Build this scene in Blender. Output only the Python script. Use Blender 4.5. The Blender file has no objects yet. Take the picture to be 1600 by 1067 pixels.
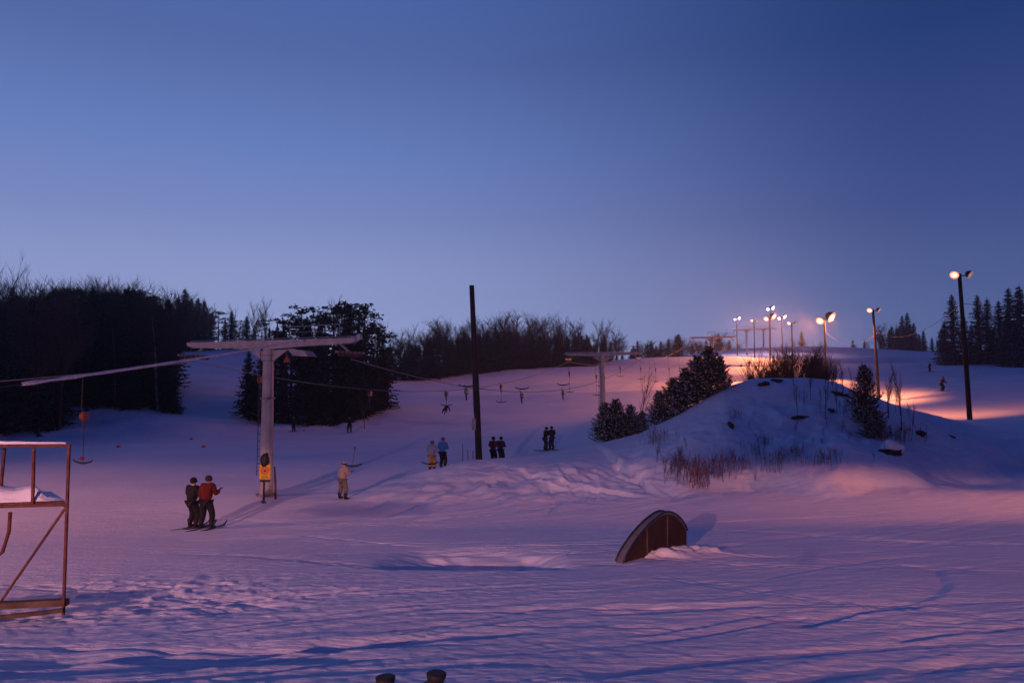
import bpy, bmesh, math, random
import numpy as np
from mathutils import Vector, Matrix
R = math.radians
random.seed(7); RNG = np.random.RandomState(11)
sc = bpy.context.scene
COL = sc.collection

# ---------------------------------------------------------------- camera
CAM = Vector((0, 0, 5.0)); PITCH = math.atan(66.5/1244.4); F = 1244.4
cd = bpy.data.cameras.new("camera"); cam = bpy.data.objects.new("camera", cd); COL.objects.link(cam)
cd.lens = 28; cd.sensor_width = 36; cd.clip_start = .1; cd.clip_end = 3000
cam.location = CAM; cam.rotation_euler = (R(90)+PITCH, 0, 0)
sc.camera = cam

# ---------------------------------------------------------------- render / exposure
sc.view_settings.view_transform = 'Standard'; sc.view_settings.look = 'None'
sc.view_settings.exposure = 0; sc.view_settings.gamma = 1
sc.render.engine = 'CYCLES'
try:
    sc.cycles.use_denoising = True
    sc.cycles.denoiser = 'OPENIMAGEDENOISE'
except Exception: pass
sc.cycles.max_bounces = 6; sc.cycles.volume_bounces = 0; sc.cycles.transparent_max_bounces = 8
sc.cycles.sample_clamp_indirect = 4

# ---------------------------------------------------------------- dusk sky
W = bpy.data.worlds.new("World"); sc.world = W; W.use_nodes = True
nt = W.node_tree; nt.nodes.clear()
def N(t, typ, **kw):
    n = t.nodes.new(typ)
    for k, v in kw.items(): setattr(n, k, v)
    return n
def s2l(c):
    return tuple((x/255/12.92 if x/255 <= .04045 else ((x/255+.055)/1.055)**2.4) for x in c)+(1,)
def math_(t, op, a, b=None):
    n = N(t, 'ShaderNodeMath', operation=op)
    for i, v in enumerate((a, b)):
        if v is None: continue
        if isinstance(v, (int, float)): n.inputs[i].default_value = v
        else: t.links.new(v, n.inputs[i])
    return n.outputs[0]
tc = N(nt, 'ShaderNodeTexCoord'); sep = N(nt, 'ShaderNodeSeparateXYZ'); nt.links.new(tc.outputs['Generated'], sep.inputs[0])
X, Y, Z = sep.outputs
hor = math_(nt, 'SQRT', math_(nt, 'MAXIMUM', math_(nt, 'ADD', math_(nt, 'MULTIPLY', X, X), math_(nt, 'MULTIPLY', Y, Y)), 1e-5))
az = math_(nt, 'DIVIDE', math_(nt, 'ADD', math_(nt, 'MULTIPLY', X, -.62), math_(nt, 'MULTIPLY', Y, .785)), hor)
def ramp(stops):
    r = N(nt, 'ShaderNodeValToRGB'); e = r.color_ramp.elements
    while len(e) < len(stops): e.new(.5)
    for el, (p, c) in zip(e, stops): el.position = p; el.color = s2l(c)
    nt.links.new(math_(nt, 'MAXIMUM', Z, 0), r.inputs[0]); return r.outputs[0]
# sin(elevation) : the horizon, then up to the zenith
bright = ramp([(0, (160,171,218)), (.08, (152,165,213)), (.14, (142,155,205)), (.20, (123,140,196)), (.28, (103,128,191)), (.38, (84,106,167)), (.46, (75,101,168)), (.7, (46,66,134)), (1, (29,45,108))])
side   = ramp([(0, (100,116,168)), (.07, (89,106,158)), (.20, (64,81,139)), (.38, (37,61,117)), (.55, (31,52,110)), (1, (29,45,108))])
back   = ramp([(0, (24,36,80)), (.3, (25,38,90)), (.6, (28,42,100)), (1, (29,45,108))])
def mix(a, b, f):
    m = N(nt, 'ShaderNodeMix', data_type='RGBA'); nt.links.new(f, m.inputs[0]); nt.links.new(a, m.inputs[6]); nt.links.new(b, m.inputs[7]); return m.outputs[2]
def mr(v, a, b):
    m = N(nt, 'ShaderNodeMapRange', interpolation_type='SMOOTHSTEP'); nt.links.new(v, m.inputs[0]); m.inputs[1].default_value = a; m.inputs[2].default_value = b; return m.outputs[0]
skyc = mix(mix(back, side, mr(az, -.5, .42)), bright, mr(az, .38, .97))
bg = N(nt, 'ShaderNodeBackground'); nt.links.new(skyc, bg.inputs[0]); bg.inputs[1].default_value = 1.0
out = N(nt, 'ShaderNodeOutputWorld'); nt.links.new(bg.outputs[0], out.inputs[0])

# ---------------------------------------------------------------- lamps (piste floodlights and added off-frame spots; colour of warm discharge lamps)
WARM = (1.0, .27, .10)
def add_spot(name, loc, target, watts, size=150, blend=.5, color=WARM, radius=.3, parent=None):
    l = bpy.data.lights.new(name, 'SPOT'); l.energy = watts; l.color = color; l.spot_size = R(size); l.spot_blend = blend; l.shadow_soft_size = radius
    o = bpy.data.objects.new(name, l); COL.objects.link(o)
    o.location = loc
    o.rotation_euler = (Vector(target)-Vector(loc)).to_track_quat('-Z', 'Y').to_euler()
    if parent: 
        o.parent = parent; o.matrix_parent_inverse = parent.matrix_world.inverted() if False else Matrix.Identity(4)
    return o
# spots without posts, added outside the frame and placed for their light on the snow
# cones aimed straight down, shaped so the light ends at a set distance, the mound above stays blue
def cutoff_spot(x, y, h, zg, reach, watts, blend=.02, color=WARM):
    add_spot('spot_light', (x, y, zg+h), (x, y, 0), watts, 2*math.degrees(math.atan(reach/h)), blend, color, .25)
cutoff_spot(-18, -38, 11, .6, 89, 96000, .015, (1, .38, .36))
cutoff_spot(46, -20, 12, .6, 61.5, 34000, .02, (1, .28, .16))  # added at far right to warm the right foreground
add_spot('spot_light', (46, 28.5, 7.5), (14, 31.2, .4), 34000, 17, .9, (1, .27, .14), .2)  # narrow beam added to brighten one strip of snow at right
cutoff_spot(-31, 22, 9, 0, 42, 6500, .2, (1, .30, .16))
add_spot('spot_light', (-22, -95, 22), (-7, 80, 0), 105000, 19, .6, (1, .52, .70), .3)  # violet-pink spot added far behind the camera for the middle piste

# ---------------------------------------------------------------- pixel <-> world
cp, sp = math.cos(PITCH), math.sin(PITCH)
def ray(px, py):
    x = (px-800)/F; u = (533.5-py)/F
    return Vector((x, cp-u*sp, sp+u*cp))
def at(px, py, d):
    r = ray(px, py); return CAM+r*(d/r.y)

# ---------------------------------------------------------------- numpy noise
def _hash(ix, iy, s):
    h = (ix*374761393+iy*668265263+s*1442695041) & 0xffffffff
    h = ((h ^ (h >> 13))*1274126177) & 0xffffffff
    return ((h ^ (h >> 16)) & 0xffffff)/float(0xffffff)
def vnoise(x, y, s=0):
    x = np.asarray(x, float); y = np.asarray(y, float)
    ix = np.floor(x).astype(np.int64); iy = np.floor(y).astype(np.int64)
    fx = x-ix; fy = y-iy; fx = fx*fx*fx*(fx*(fx*6-15)+10); fy = fy*fy*fy*(fy*(fy*6-15)+10)
    a = _hash(ix, iy, s); b = _hash(ix+1, iy, s); c = _hash(ix, iy+1, s); d = _hash(ix+1, iy+1, s)
    return (a*(1-fx)+b*fx)*(1-fy)+(c*(1-fx)+d*fx)*fy-.5
def fbm(x, y, s=0, o=4, g=.5):
    t = 0; a = 1
    for i in range(o):
        t = t+a*vnoise(x*2**i+17*i, y*2**i-9*i, s+i); a *= g
    return t
def sstep(a, b, x):
    t = np.clip((x-a)/(b-a), 0, 1); return t*t*(3-2*t)

# ---------------------------------------------------------------- terrain: a thin-plate surface through surveyed points
ctl = []
def G(px, py, d): v = at(px, py, d); ctl.append((v.x, v.y, v.z))
def Wp(x, y, z): ctl.append((x, y, z))
Wp(0,0,3.4); Wp(-8,0,3.4); Wp(9,0,3.4); Wp(0,-12,3.6); Wp(-30,-12,3.6); Wp(30,-12,3.8); Wp(0,4,2.75); Wp(-25,8,1.9); Wp(24,10,2.0)
for px in (-100, 400, 800, 1200, 1700): G(px, 1067, 8.3)
for px in (-200, 100, 500, 900, 1400, 1800): G(px, 955, 13)
for px in (500, 800, 1000): G(px, 872, 20)
G(1400, 872, 20.5); G(1750, 860, 21.5); G(0, 870, 19.5)
G(315, 825, 29); G(0, 815, 29); G(700, 815, 29); G(1100, 806, 30); G(1500, 790, 31.5); G(1800, 790, 31)
G(1500, 748, 38); G(1750, 748, 38); G(1250, 770, 35)
G(420, 777, 35.5); G(533, 781, 36); G(300, 740, 45); G(100, 740, 45); G(100, 702, 61); G(300, 692, 68); G(600, 672, 85); G(455, 672, 85)
G(855, 706, 57); G(770, 718, 52); G(690, 745, 44); G(-150, 740, 45); G(-150, 700, 65)
G(0, 692, 74); G(90, 689, 75); G(90, 632, 92); G(0, 640, 90); G(285, 616, 100); G(285, 655, 86); G(-200, 640, 88); Wp(-110, 110, 6)
G(340, 645, 95); G(340, 600, 126); G(345, 549, 172); G(400, 549, 176); G(280, 552, 172)
G(400, 652, 93); G(500, 655, 95); G(590, 645, 100); G(600, 603, 136); G(680, 594, 152)
G(740, 587, 165); G(850, 577, 184); G(975, 566, 205); G(1150, 549, 250); G(1330, 547, 262)
G(740, 640, 106); G(900, 622, 112); G(880, 660, 82); G(1000, 600, 134); G(1060, 580, 165); G(1110, 592, 148); G(1200, 574, 180); G(1250, 560, 215)
G(1516, 663, 54); G(1450, 640, 68); G(1375, 628, 88); G(1400, 602, 104); G(1472, 612, 88); G(1452, 579, 142); G(1640, 640, 62); G(1600, 584, 132); G(1500, 577, 146); G(1700, 584, 128)
G(1400, 571, 165); G(1430, 552, 240); G(1480, 553, 235); G(1640, 665, 48)
G(1100, 640, 62); G(1250, 640, 62)
for x, y, z in ((-60,190,13),(-20,230,5.5),(20,260,8),(70,310,12),(120,330,13),(160,270,12),(150,180,8),(-140,180,9),(-100,220,14),(-60,300,10),
                (-400,300,6),(0,450,6),(400,300,8),(-300,0,3),(300,0,5),(0,-200,4),(0,700,4),(-600,600,4),(600,600,4),(-700,-300,3),(700,-300,3)): Wp(x, y, z)
ctl = np.array(ctl)
def U(r2): return r2*np.log(r2+1e-9)
NCTL = len(ctl); S = 100.0
cx, cy, cz = ctl[:,0]/S, ctl[:,1]/S, ctl[:,2]
K = U((cx[:,None]-cx)**2+(cy[:,None]-cy)**2)+np.eye(NCTL)*2e-4
Pm = np.c_[np.ones(NCTL), cx, cy]
A = np.zeros((NCTL+3, NCTL+3)); A[:NCTL,:NCTL] = K; A[:NCTL,NCTL:] = Pm; A[NCTL:,:NCTL] = Pm.T
sol = np.linalg.solve(A, np.r_[cz, 0, 0, 0])
def tps(x, y):
    x = np.asarray(x, float).ravel()/S; y = np.asarray(y, float).ravel()/S
    o = np.empty_like(x)
    for i in range(0, len(x), 20000):
        a, b = x[i:i+20000], y[i:i+20000]
        o[i:i+20000] = U((a[:,None]-cx)**2+(b[:,None]-cy)**2) @ sol[:NCTL]+sol[NCTL]+sol[NCTL+1]*a+sol[NCTL+2]*b
    return o
# bank and mound crest: px, py, distance, front width, back width
crest = [(520,812,34,5,5),(570,795,34.5,7,4),(620,768,37,8,4),(700,732,41,10,4),(748,719,43,12,4),(850,714,45,13,5),(930,694,46.5,13,6),(1000,681,46,12,7),(1060,655,45.5,12,8),
         (1130,614,45,11.5,8),(1175,601,45,11.5,8),(1230,600,45,11.5,8),(1290,604,45,11,8),(1330,618,45,10,8),(1400,643,46,9,8),(1480,662,47,8.5,7),(1560,684,48,9,6),(1660,704,49,9,6),(1800,716,49,8,6)]
CR = []
for px, py, d, wf, wb in crest:
    v = at(px, py, d); CR.append((v.x, v.y, v.z, wf, wb))
CR = np.array(CR)
def base_h(x, y):
    x = np.asarray(x, float).ravel(); y = np.asarray(y, float).ravel()
    h = tps(x, y)
    m = (x > -25) & (x < 62) & (y > 20) & (y < 62)
    if m.any():
        X_, Y_ = x[m], y[m]
        best = np.full(X_.shape, 1e9); cz_ = np.zeros_like(X_); wf = np.ones_like(X_); wb = np.ones_like(X_); side = np.zeros_like(X_)
        for a, b in zip(CR[:-1], CR[1:]):
            dx, dy = b[0]-a[0], b[1]-a[1]; L2 = dx*dx+dy*dy
            t = np.clip(((X_-a[0])*dx+(Y_-a[1])*dy)/L2, 0, 1)
            qx, qy = a[0]+t*dx, a[1]+t*dy
            dd = np.hypot(X_-qx, Y_-qy); k = dd < best
            best = np.where(k, dd, best); cz_ = np.where(k, a[2]+t*(b[2]-a[2]), cz_)
            wf = np.where(k, a[3]+t*(b[3]-a[3]), wf); wb = np.where(k, a[4]+t*(b[4]-a[4]), wb)
            side = np.where(k, np.sign((X_-a[0])*dy-(Y_-a[1])*dx), side)
        w = np.where(side > 0, wf, wb)
        wob = 1+.25*vnoise(X_/3.3, Y_/3.3, 5)
        t = np.clip(best/(w*wob), 0, 1)
        prof = np.where(side > 0, (1-t)**1.25*(1+.25*t)*(1-sstep(.8, 1, t)*.3), (1-sstep(0, 1, t)))
        prof = np.where(t < .12, prof*(1-.0)+0, prof)
        hm = h[m]; h[m] = hm+np.maximum(cz_-hm, 0)*prof
    return h
def hit_base(px, py):
    r = ray(px, py); r = r/r.y
    d = np.geomspace(4, 300, 900); h = base_h(CAM.x+r.x*d, d)
    z = CAM.z+r.z*d; k = np.where(z <= h)[0]
    k = k[0] if len(k) else len(d)-1
    return (CAM.x+r.x*d[k], d[k])
# ruts and ski tracks, laid on the snow where the photograph shows them: (pixel polyline, width m, depth m)
tracks = [
 ([(-60,1042),(150,1030),(330,1022),(560,1006),(760,994),(880,985)], .2, .10),
 ([(-60,1058),(120,1049),(280,1040),(470,1034),(620,1026)], .18, .085),
 ([(330,1064),(560,1052),(740,1040),(900,1042)], .1, .03),
 ([(900,1063),(1080,1040),(1240,1022),(1420,1010),(1640,1002)], .12, .06),
 ([(1150,1080),(1330,1052),(1480,1042),(1660,1030)], .12, .05),
 ([(1240,982),(1330,960),(1470,945),(1640,938)], .14, .07),
 ([(920,960),(1010,955),(1110,950),(1200,946)], .14, .06),
 ([(1400,1002),(1460,992),(1560,985),(1660,975)], .1, .05),
 ([(520,905),(640,885),(760,868)], .08, .02),
 ([(330,955),(380,948),(430,940)], .2, .06),
 ([(430,765),(480,762),(560,760),(640,752)], .3, .06),
 ([(560,800),(620,775),(670,755),(720,742)], .22, .10),
 ([(600,812),(650,790),(700,768),(760,752)], .18, .07),
 ([(880,725),(905,740),(915,765),(905,790)], .14, .07),
 ([(905,722),(928,740),(935,765),(928,790)], .14, .07),
 ([(950,722),(985,750),(1020,775),(1060,792)], .12, .07),
 ([(975,730),(1010,755),(1050,780),(1090,795)], .12, .06),
 ([(870,735),(890,755),(900,775)], .13, .06),
 ([(840,740),(862,765),(870,790),(850,810)], .14, .05),
 ([(1110,860),(1180,845),(1260,838),(1330,832)], .12, .03),
 ([(1180,905),(1270,890),(1380,872),(1500,866)], .14, .03),
 ([(1400,880),(1460,890),(1475,915),(1450,935),(1380,950)], .25, .035),
]
TR = []
for pl, w, dp in tracks:
    P = np.array([hit_base(*p) for p in pl]); TR.append((P, w, dp))
_r = random.Random(99)
for k in range(46):
    x0, y0 = _r.uniform(-13, 15), _r.uniform(7.5, 34); th = R(_r.choice((12, 20, 28, 40, -8, 155))+_r.uniform(-8, 8)); cu = _r.uniform(-.09, .09); L_ = _r.uniform(4, 13); P1, P2 = [], []
    gap = _r.choice((.3, .45))
    for i_ in range(9):
        P1.append((x0, y0)); P2.append((x0-math.sin(th)*gap, y0+math.cos(th)*gap)); x0 += math.cos(th)*L_/8; y0 += math.sin(th)*L_/8; th += cu*L_/8
    ww, dd_ = _r.uniform(.05, .09), _r.uniform(.018, .045)
    TR.append((np.array(P1), ww, dd_)); 
    if k % 3: TR.append((np.array(P2), ww, dd_*.9))
dish = [(hit_base(742, 884), 1.75, .9, .95), (hit_base(915, 880), 1.0, .4, .12)]
def full_h(x, y):
    x = np.asarray(x, float).ravel(); y = np.asarray(y, float).ravel()
    h = base_h(x, y)
    r = np.hypot(x, y)
    # broad wind and grooming swell
    h += .10*fbm(x/9, y/7, 31, 3)*sstep(6, 14, r)
    hill = sstep(75, 115, y)*sstep(-25, 5, x)
    h += hill*(.50*np.sin((y+.15*x)/3.0+2.6*vnoise(x/26, y/20, 14))*(.6+.8*vnoise(x/30, y/24, 15)+.3)*sstep(85, 110, y)*(1-sstep(190, 230, y))+.45*np.sin((y+.22*x)/8.3+1.5*vnoise(x/40, y/30, 4))+.30*np.sin((y+.1*x)/4.1+2*vnoise(x/25, y/20, 9)))*sstep(75, 160, y)
    h += .28*fbm(x/13, y/10, 77, 3)*sstep(60, 95, y)
    h += .30*sstep(29.5, 33.5, y+.12*(x-14))*sstep(4, 10, x)*(1-sstep(60, 80, y))
    # sled and ski streaks, running right and slightly away
    c, s_ = math.cos(R(24)), math.sin(R(24)); u = x*c+y*s_; v = -x*s_+y*c
    wv = v+.35*fbm(u/5, v/4, 61, 2)
    near = 1-sstep(30, 48, r)
    pat = .35+.9*sstep(-.22, .3, vnoise(x/5.5+3, y/3.2, 66))
    h += near*pat*(.0125*fbm(u/2.2, wv/.24, 41, 4, .6)+.013*np.maximum(fbm(u/3.0+9, wv/.45, 47, 2)-.1, 0))
    h += near*.030*np.minimum(fbm(u/6+3, wv/.42, 53, 2)+.18, 0)
    c2, s2 = math.cos(R(38)), math.sin(R(38)); u2 = x*c2+y*s2; v2 = -x*s2+y*c2
    h += near*.022*fbm(u2/2.4, v2/.28, 91, 3)*sstep(-.1, .3, vnoise(x/4, y/3, 12))
    # trampled, lumpy snow beside the steel frame and on the bank
    lump = np.exp(-(((x+6.3)/3.4)**2+((y-15.2)/1.9)**2))*1.1+.9*np.exp(-(((x+9)/3.5)**2+((y-12.5)/1.0)**2))
    lump = np.clip(lump+.25*vnoise(x/1.3, y/1.1, 3), 0, 1)*near
    h += .36*lump*(.12*np.abs(fbm(x/.55, y/.6, 21, 3))+.06*fbm(x/.2, y/.2, 22, 2)+.45*np.maximum(vnoise(x/.27, y/.3, 23)-.2, 0)+.3*np.maximum(vnoise(x/.14, y/.16, 27)-.22, 0))
    bank = np.exp(-(((x-2)/6.5)**2+((y-38.5)/4.5)**2))
    h += bank*(.22*fbm(x/.9, y/1.0, 24, 4)+.10*np.sin(v2/.42+3*vnoise(x/2, y/2, 8))*sstep(-.1, .2, vnoise(x/2.5, y/3, 18)))
    for a_, xa, xb in ((57, -9, 1), (128, 1.5, 10)):
        ca, sa = math.cos(R(a_)), math.sin(R(a_)); ub = x*ca+y*sa; vb = -x*sa+y*ca+.4*vnoise(x/1.7, y/1.7, 201)
        h += bank*sstep(xa, xa+2.5, x)*(1-sstep(xb-2, xb+1, x))*(.16*fbm(ub/3.2, vb/.42, 202+a_, 3)+.05*np.minimum(np.sin(vb/.13)+.2, 0)*sstep(0, .2, vnoise(x/1.6, y/2, 205)))
    foot = np.exp(-(((x-14)/7)**2+((y-37.5)/4)**2))
    h += foot*(.17*fbm(x/.8, y/1.1, 34, 4))
    md = np.exp(-(((x-18)/14)**2+((y-40)/5)**2)**2); h += md*(.50*fbm(x/2.6, y/2.1, 36, 4)+.22*np.abs(fbm(x/.8, y/.8, 37, 3))+.25*np.minimum(vnoise(x/.5, y/.5, 137)+.3, 0)-.05)
    lb = np.exp(-(((x+52)/16)**2+((y-84)/9)**2)); h += lb*.7*fbm(x/4, y/4, 38, 4)
    cb = np.exp(-(((x+26)/8)**2+((y-92)/6)**2)); h += cb*.6*fbm(x/1.6, y/2.2, 39, 3)
    for (q, a, b, dp) in dish:
        t = ((x-q[0])/a)**2; e_ = (y-q[1])/b; h -= dp*np.exp(-t*t)*np.where(e_ < 0, sstep(-.6, -.05, e_), np.clip(1-e_/4.5, 0, 1)**1.2)*(1+.5*vnoise(x/.5, y/.4, 55))
    for P, w, dp in TR:
        lo = P.min(0)-1.5; hi = P.max(0)+1.5
        m = (x > lo[0]) & (x < hi[0]) & (y > lo[1]) & (y < hi[1])
        if not m.any(): continue
        xx, yy = x[m], y[m]; best = np.full(xx.shape, 9.); end = np.zeros_like(xx); sg_ = np.ones_like(xx)
        nseg = len(P)-1
        for i, (a, b) in enumerate(zip(P[:-1], P[1:])):
            dd = b-a; t = np.clip(((xx-a[0])*dd[0]+(yy-a[1])*dd[1])/(dd@dd), 0, 1)
            ds = np.hypot(xx-a[0]-t*dd[0], yy-a[1]-t*dd[1]); k = ds < best
            best = np.where(k, ds, best); end = np.where(k, (i+t)/nseg, end); sg_ = np.where(k, np.sign(dd[0]*(yy-a[1])-dd[1]*(xx-a[0]))*(1 if dd[0] >= 0 else -1), sg_)
        taper = sstep(0, .12, end)*(1-sstep(.8, 1, end))
        wl = w*(1+.8*vnoise(xx/.7, yy/.7, 71))
        sd_ = best*sg_/np.maximum(wl, .04); h[m] -= taper*dp*np.where(sd_ < 0, sstep(-.9, 0, sd_), np.clip(1-sd_/4.5, 0, 1)**1.3)
    h += .012*fbm(x/.16, y/.16, 81, 2)*(1-sstep(14, 26, r))
    # soft bank of snow drifted round the ramp
    q = at(1040, 865, 21); h += .18*np.exp(-(((x-q.x-.75)/1.15)**2+((y-q.y-.1)/.42)**2))*(1+.9*fbm(x/.28, y/.28, 99, 3))+.16*np.exp(-(((x-q.x+.2)/.8)**2+((y-q.y+.45)/.3)**2))*(1+1.1*fbm(x/.22, y/.22, 98, 2))
    return h
# polar sheet, finest where the photo looks
rr = np.r_[np.geomspace(1.2, 7, 60)[:-1], np.geomspace(7, 62, 680)[:-1], np.geomspace(62, 300, 230)[:-1], np.geomspace(300, 520, 14)]
aa = np.r_[np.arange(-180, -42, 3.0), np.arange(-42, 42, .13), np.arange(42, 180, 3.0)]
nr, na = len(rr), len(aa)
RR, AA = np.meshgrid(rr, np.radians(aa), indexing='ij')
gx = (RR*np.sin(AA)).ravel(); gy = (RR*np.cos(AA)).ravel(); gz = full_h(gx, gy)
def hz(x, y): return float(full_h([x], [y])[0])
def mesh_np(name, co, faces4):
    me = bpy.data.meshes.new(name); me.vertices.add(len(co)); me.vertices.foreach_set('co', co.astype(np.float32).ravel())
    me.loops.add(faces4.size); me.loops.foreach_set('vertex_index', faces4.astype(np.int32).ravel())
    me.polygons.add(len(faces4)); me.polygons.foreach_set('loop_start', np.arange(0, faces4.size, 4, dtype=np.int32))
    me.polygons.foreach_set('loop_total', np.full(len(faces4), 4, dtype=np.int32)); me.polygons.foreach_set('use_smooth', np.ones(len(faces4), dtype=bool))
    me.update(calc_edges=True); return me
ii, jj = np.meshgrid(np.arange(nr-1), np.arange(na), indexing='ij')
j2 = (jj+1) % na
f4 = np.stack([ii*na+jj, ii*na+j2, (ii+1)*na+j2, (ii+1)*na+jj], -1).reshape(-1, 4)[:, ::-1]
me = mesh_np('snow_ground', np.c_[gx, gy, gz], f4)
ground = bpy.data.objects.new('snow_ground', me); COL.objects.link(ground); ground['kind'] = 'structure'
gcap_z = hz(0, 0)
# close the small hole under the photographer
bmc = bmesh.new()
ring = [bmc.verts.new((gx[j], gy[j], gz[j]+.001)) for j in range(na)]
bmc.faces.new(ring[::-1]); bm2 = bpy.data.meshes.new('snow_patch'); bmc.to_mesh(bm2); bmc.free()

# ---------------------------------------------------------------- materials
MATS = {}
def mat(name, col, rough=.6, metal=0, noise=0, nscale=8, col2=None, bump=0, spec=.3, coat=0):
    m = bpy.data.materials.new(name); m.use_nodes = True; t = m.node_tree; b = t.nodes['Principled BSDF']
    b.inputs['Roughness'].default_value = rough; b.inputs['Metallic'].default_value = metal
    b.inputs['Specular IOR Level'].default_value = spec
    c = tuple(col)+(1,)
    if col2 is None: col2 = tuple(x*(1-noise) for x in col)
    tcx = N(t, 'ShaderNodeTexCoord'); nz = N(t, 'ShaderNodeTexNoise'); nz.inputs['Scale'].default_value = nscale; nz.inputs['Detail'].default_value = 5
    t.links.new(tcx.outputs['Object'], nz.inputs['Vector'])
    cr = N(t, 'ShaderNodeValToRGB'); cr.color_ramp.elements[0].position = .35; cr.color_ramp.elements[1].position = .65
    cr.color_ramp.elements[0].color = tuple(col2)+(1,); cr.color_ramp.elements[1].color = c
    t.links.new(nz.outputs['Fac'], cr.inputs[0]); t.links.new(cr.outputs[0], b.inputs['Base Color'])
    if bump:
        bp = N(t, 'ShaderNodeBump'); bp.inputs['Strength'].default_value = bump; bp.inputs['Distance'].default_value = .02
        t.links.new(nz.outputs['Fac'], bp.inputs['Height']); t.links.new(bp.outputs[0], b.inputs['Normal'])
    MATS[name] = m; return m
def snow_mat():
    m = bpy.data.materials.new('snow'); m.use_nodes = True; t = m.node_tree; b = t.nodes['Principled BSDF']
    b.inputs['Roughness'].default_value = .75; b.inputs['Specular IOR Level'].default_value = .2
    tcx = N(t, 'ShaderNodeTexCoord')
    mp = N(t, 'ShaderNodeMapping'); mp.inputs['Rotation'].default_value = (0, 0, R(-10)); mp.inputs['Scale'].default_value = (.35, 3.2, 1)
    t.links.new(tcx.outputs['Object'], mp.inputs[0])
    n1 = N(t, 'ShaderNodeTexNoise'); n1.inputs['Scale'].default_value = 1.6; n1.inputs['Detail'].default_value = 7; n1.inputs['Roughness'].default_value = .6
    t.links.new(mp.outputs[0], n1.inputs[0])
    n2 = N(t, 'ShaderNodeTexNoise'); n2.inputs['Scale'].default_value = 14; n2.inputs['Detail'].default_value = 4
    t.links.new(tcx.outputs['Object'], n2.inputs[0])
    n3 = N(t, 'ShaderNodeTexNoise'); n3.inputs['Scale'].default_value = .22; n3.inputs['Detail'].default_value = 5
    t.links.new(tcx.outputs['Object'], n3.inputs[0])
    cr = N(t, 'ShaderNodeValToRGB'); cr.color_ramp.elements[0].position = .3; cr.color_ramp.elements[1].position = .7
    cr.color_ramp.elements[0].color = (.76,.78,.82,1); cr.color_ramp.elements[1].color = (.86,.87,.89,1)
    t.links.new(n3.outputs['Fac'], cr.inputs[0]); t.links.new(cr.outputs[0], b.inputs['Base Color'])
    ad = N(t, 'ShaderNodeMath', operation='MULTIPLY_ADD'); ad.inputs[1].default_value = 1.0
    t.links.new(n1.outputs['Fac'], ad.inputs[0])
    m2 = N(t, 'ShaderNodeMath', operation='MULTIPLY'); m2.inputs[1].default_value = .25; t.links.new(n2.outputs['Fac'], m2.inputs[0]); t.links.new(m2.outputs[0], ad.inputs[2])
    bp = N(t, 'ShaderNodeBump'); bp.inputs['Strength'].default_value = .55; bp.inputs['Distance'].default_value = .09
    t.links.new(ad.outputs[0], bp.inputs['Height']); t.links.new(bp.outputs[0], b.inputs['Normal'])
    MATS['snow'] = m; return m
snow_mat(); ground.data.materials.append(MATS['snow'])
def frosted(name, dark, dark2, frost, thr=.45, nscale=9):
    # something dark that carries snow on its upward faces
    m = bpy.data.materials.new(name); m.use_nodes = True; t = m.node_tree; b = t.nodes['Principled BSDF']
    b.inputs['Roughness'].default_value = .8; b.inputs['Specular IOR Level'].default_value = .15
    ge = N(t, 'ShaderNodeNewGeometry'); se = N(t, 'ShaderNodeSeparateXYZ'); t.links.new(ge.outputs['True Normal'], se.inputs[0])
    ab = N(t, 'ShaderNodeMath', operation='ABSOLUTE'); t.links.new(se.outputs[2], ab.inputs[0])
    tcx = N(t, 'ShaderNodeTexCoord'); nz = N(t, 'ShaderNodeTexNoise'); nz.inputs['Scale'].default_value = nscale; nz.inputs['Detail'].default_value = 3
    t.links.new(tcx.outputs['Object'], nz.inputs['Vector'])
    ad = N(t, 'ShaderNodeMath', operation='MULTIPLY'); t.links.new(ab.outputs[0], ad.inputs[0]); t.links.new(nz.outputs['Fac'], ad.inputs[1])
    mrn = N(t, 'ShaderNodeMapRange'); mrn.inputs[1].default_value = thr-.05; mrn.inputs[2].default_value = thr+.08; t.links.new(ad.outputs[0], mrn.inputs[0])
    cr = N(t, 'ShaderNodeValToRGB'); cr.color_ramp.elements[0].color = tuple(dark)+(1,); cr.color_ramp.elements[1].color = tuple(dark2)+(1,)
    t.links.new(nz.outputs['Fac'], cr.inputs[0])
    mx = N(t, 'ShaderNodeMix', data_type='RGBA'); t.links.new(mrn.outputs[0], mx.inputs[0]); t.links.new(cr.outputs[0], mx.inputs[6]); mx.inputs[7].default_value = tuple(frost)+(1,)
    t.links.new(mx.outputs[2], b.inputs['Base Color']); MATS[name] = m; return m
frosted('needles', (.010,.018,.012), (.030,.042,.026), (.30,.33,.36), .56)
frosted('needles_frost', (.014,.022,.016), (.035,.045,.032), (.45,.47,.52), .46, 4)
frosted('needles_snowy', (.016,.026,.016), (.045,.055,.032), (.5,.52,.58), .53, 5)
mat('bark_dark', (.045,.035,.030), .9, noise=.5, nscale=6, bump=.5)
mat('bark_birch', (.30,.28,.26), .8, col2=(.05,.045,.04), nscale=5)
mat('twig', (.060,.045,.042), .9, noise=.3)
mat('twig_red', (.17,.075,.05), .9, noise=.4)
mat('reed', (.17,.085,.06), .9, noise=.4)
mat('wood_pole', (.034,.024,.020), .85, noise=.5, nscale=4, bump=.4)
mat('wood_old', (.13,.085,.06), .85, noise=.5, nscale=5, bump=.4)
mat('painted_steel', (.33,.33,.35), .5, noise=.25, nscale=2.5, bump=.1, spec=.4)
mat('grey_steel', (.22,.22,.23), .5, .3, noise=.3, nscale=6)
mat('dark_steel', (.05,.05,.055), .5, .3, noise=.3)
mat('rust', (.15,.05,.035), .8, noise=.55, nscale=7, bump=.3)
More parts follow.
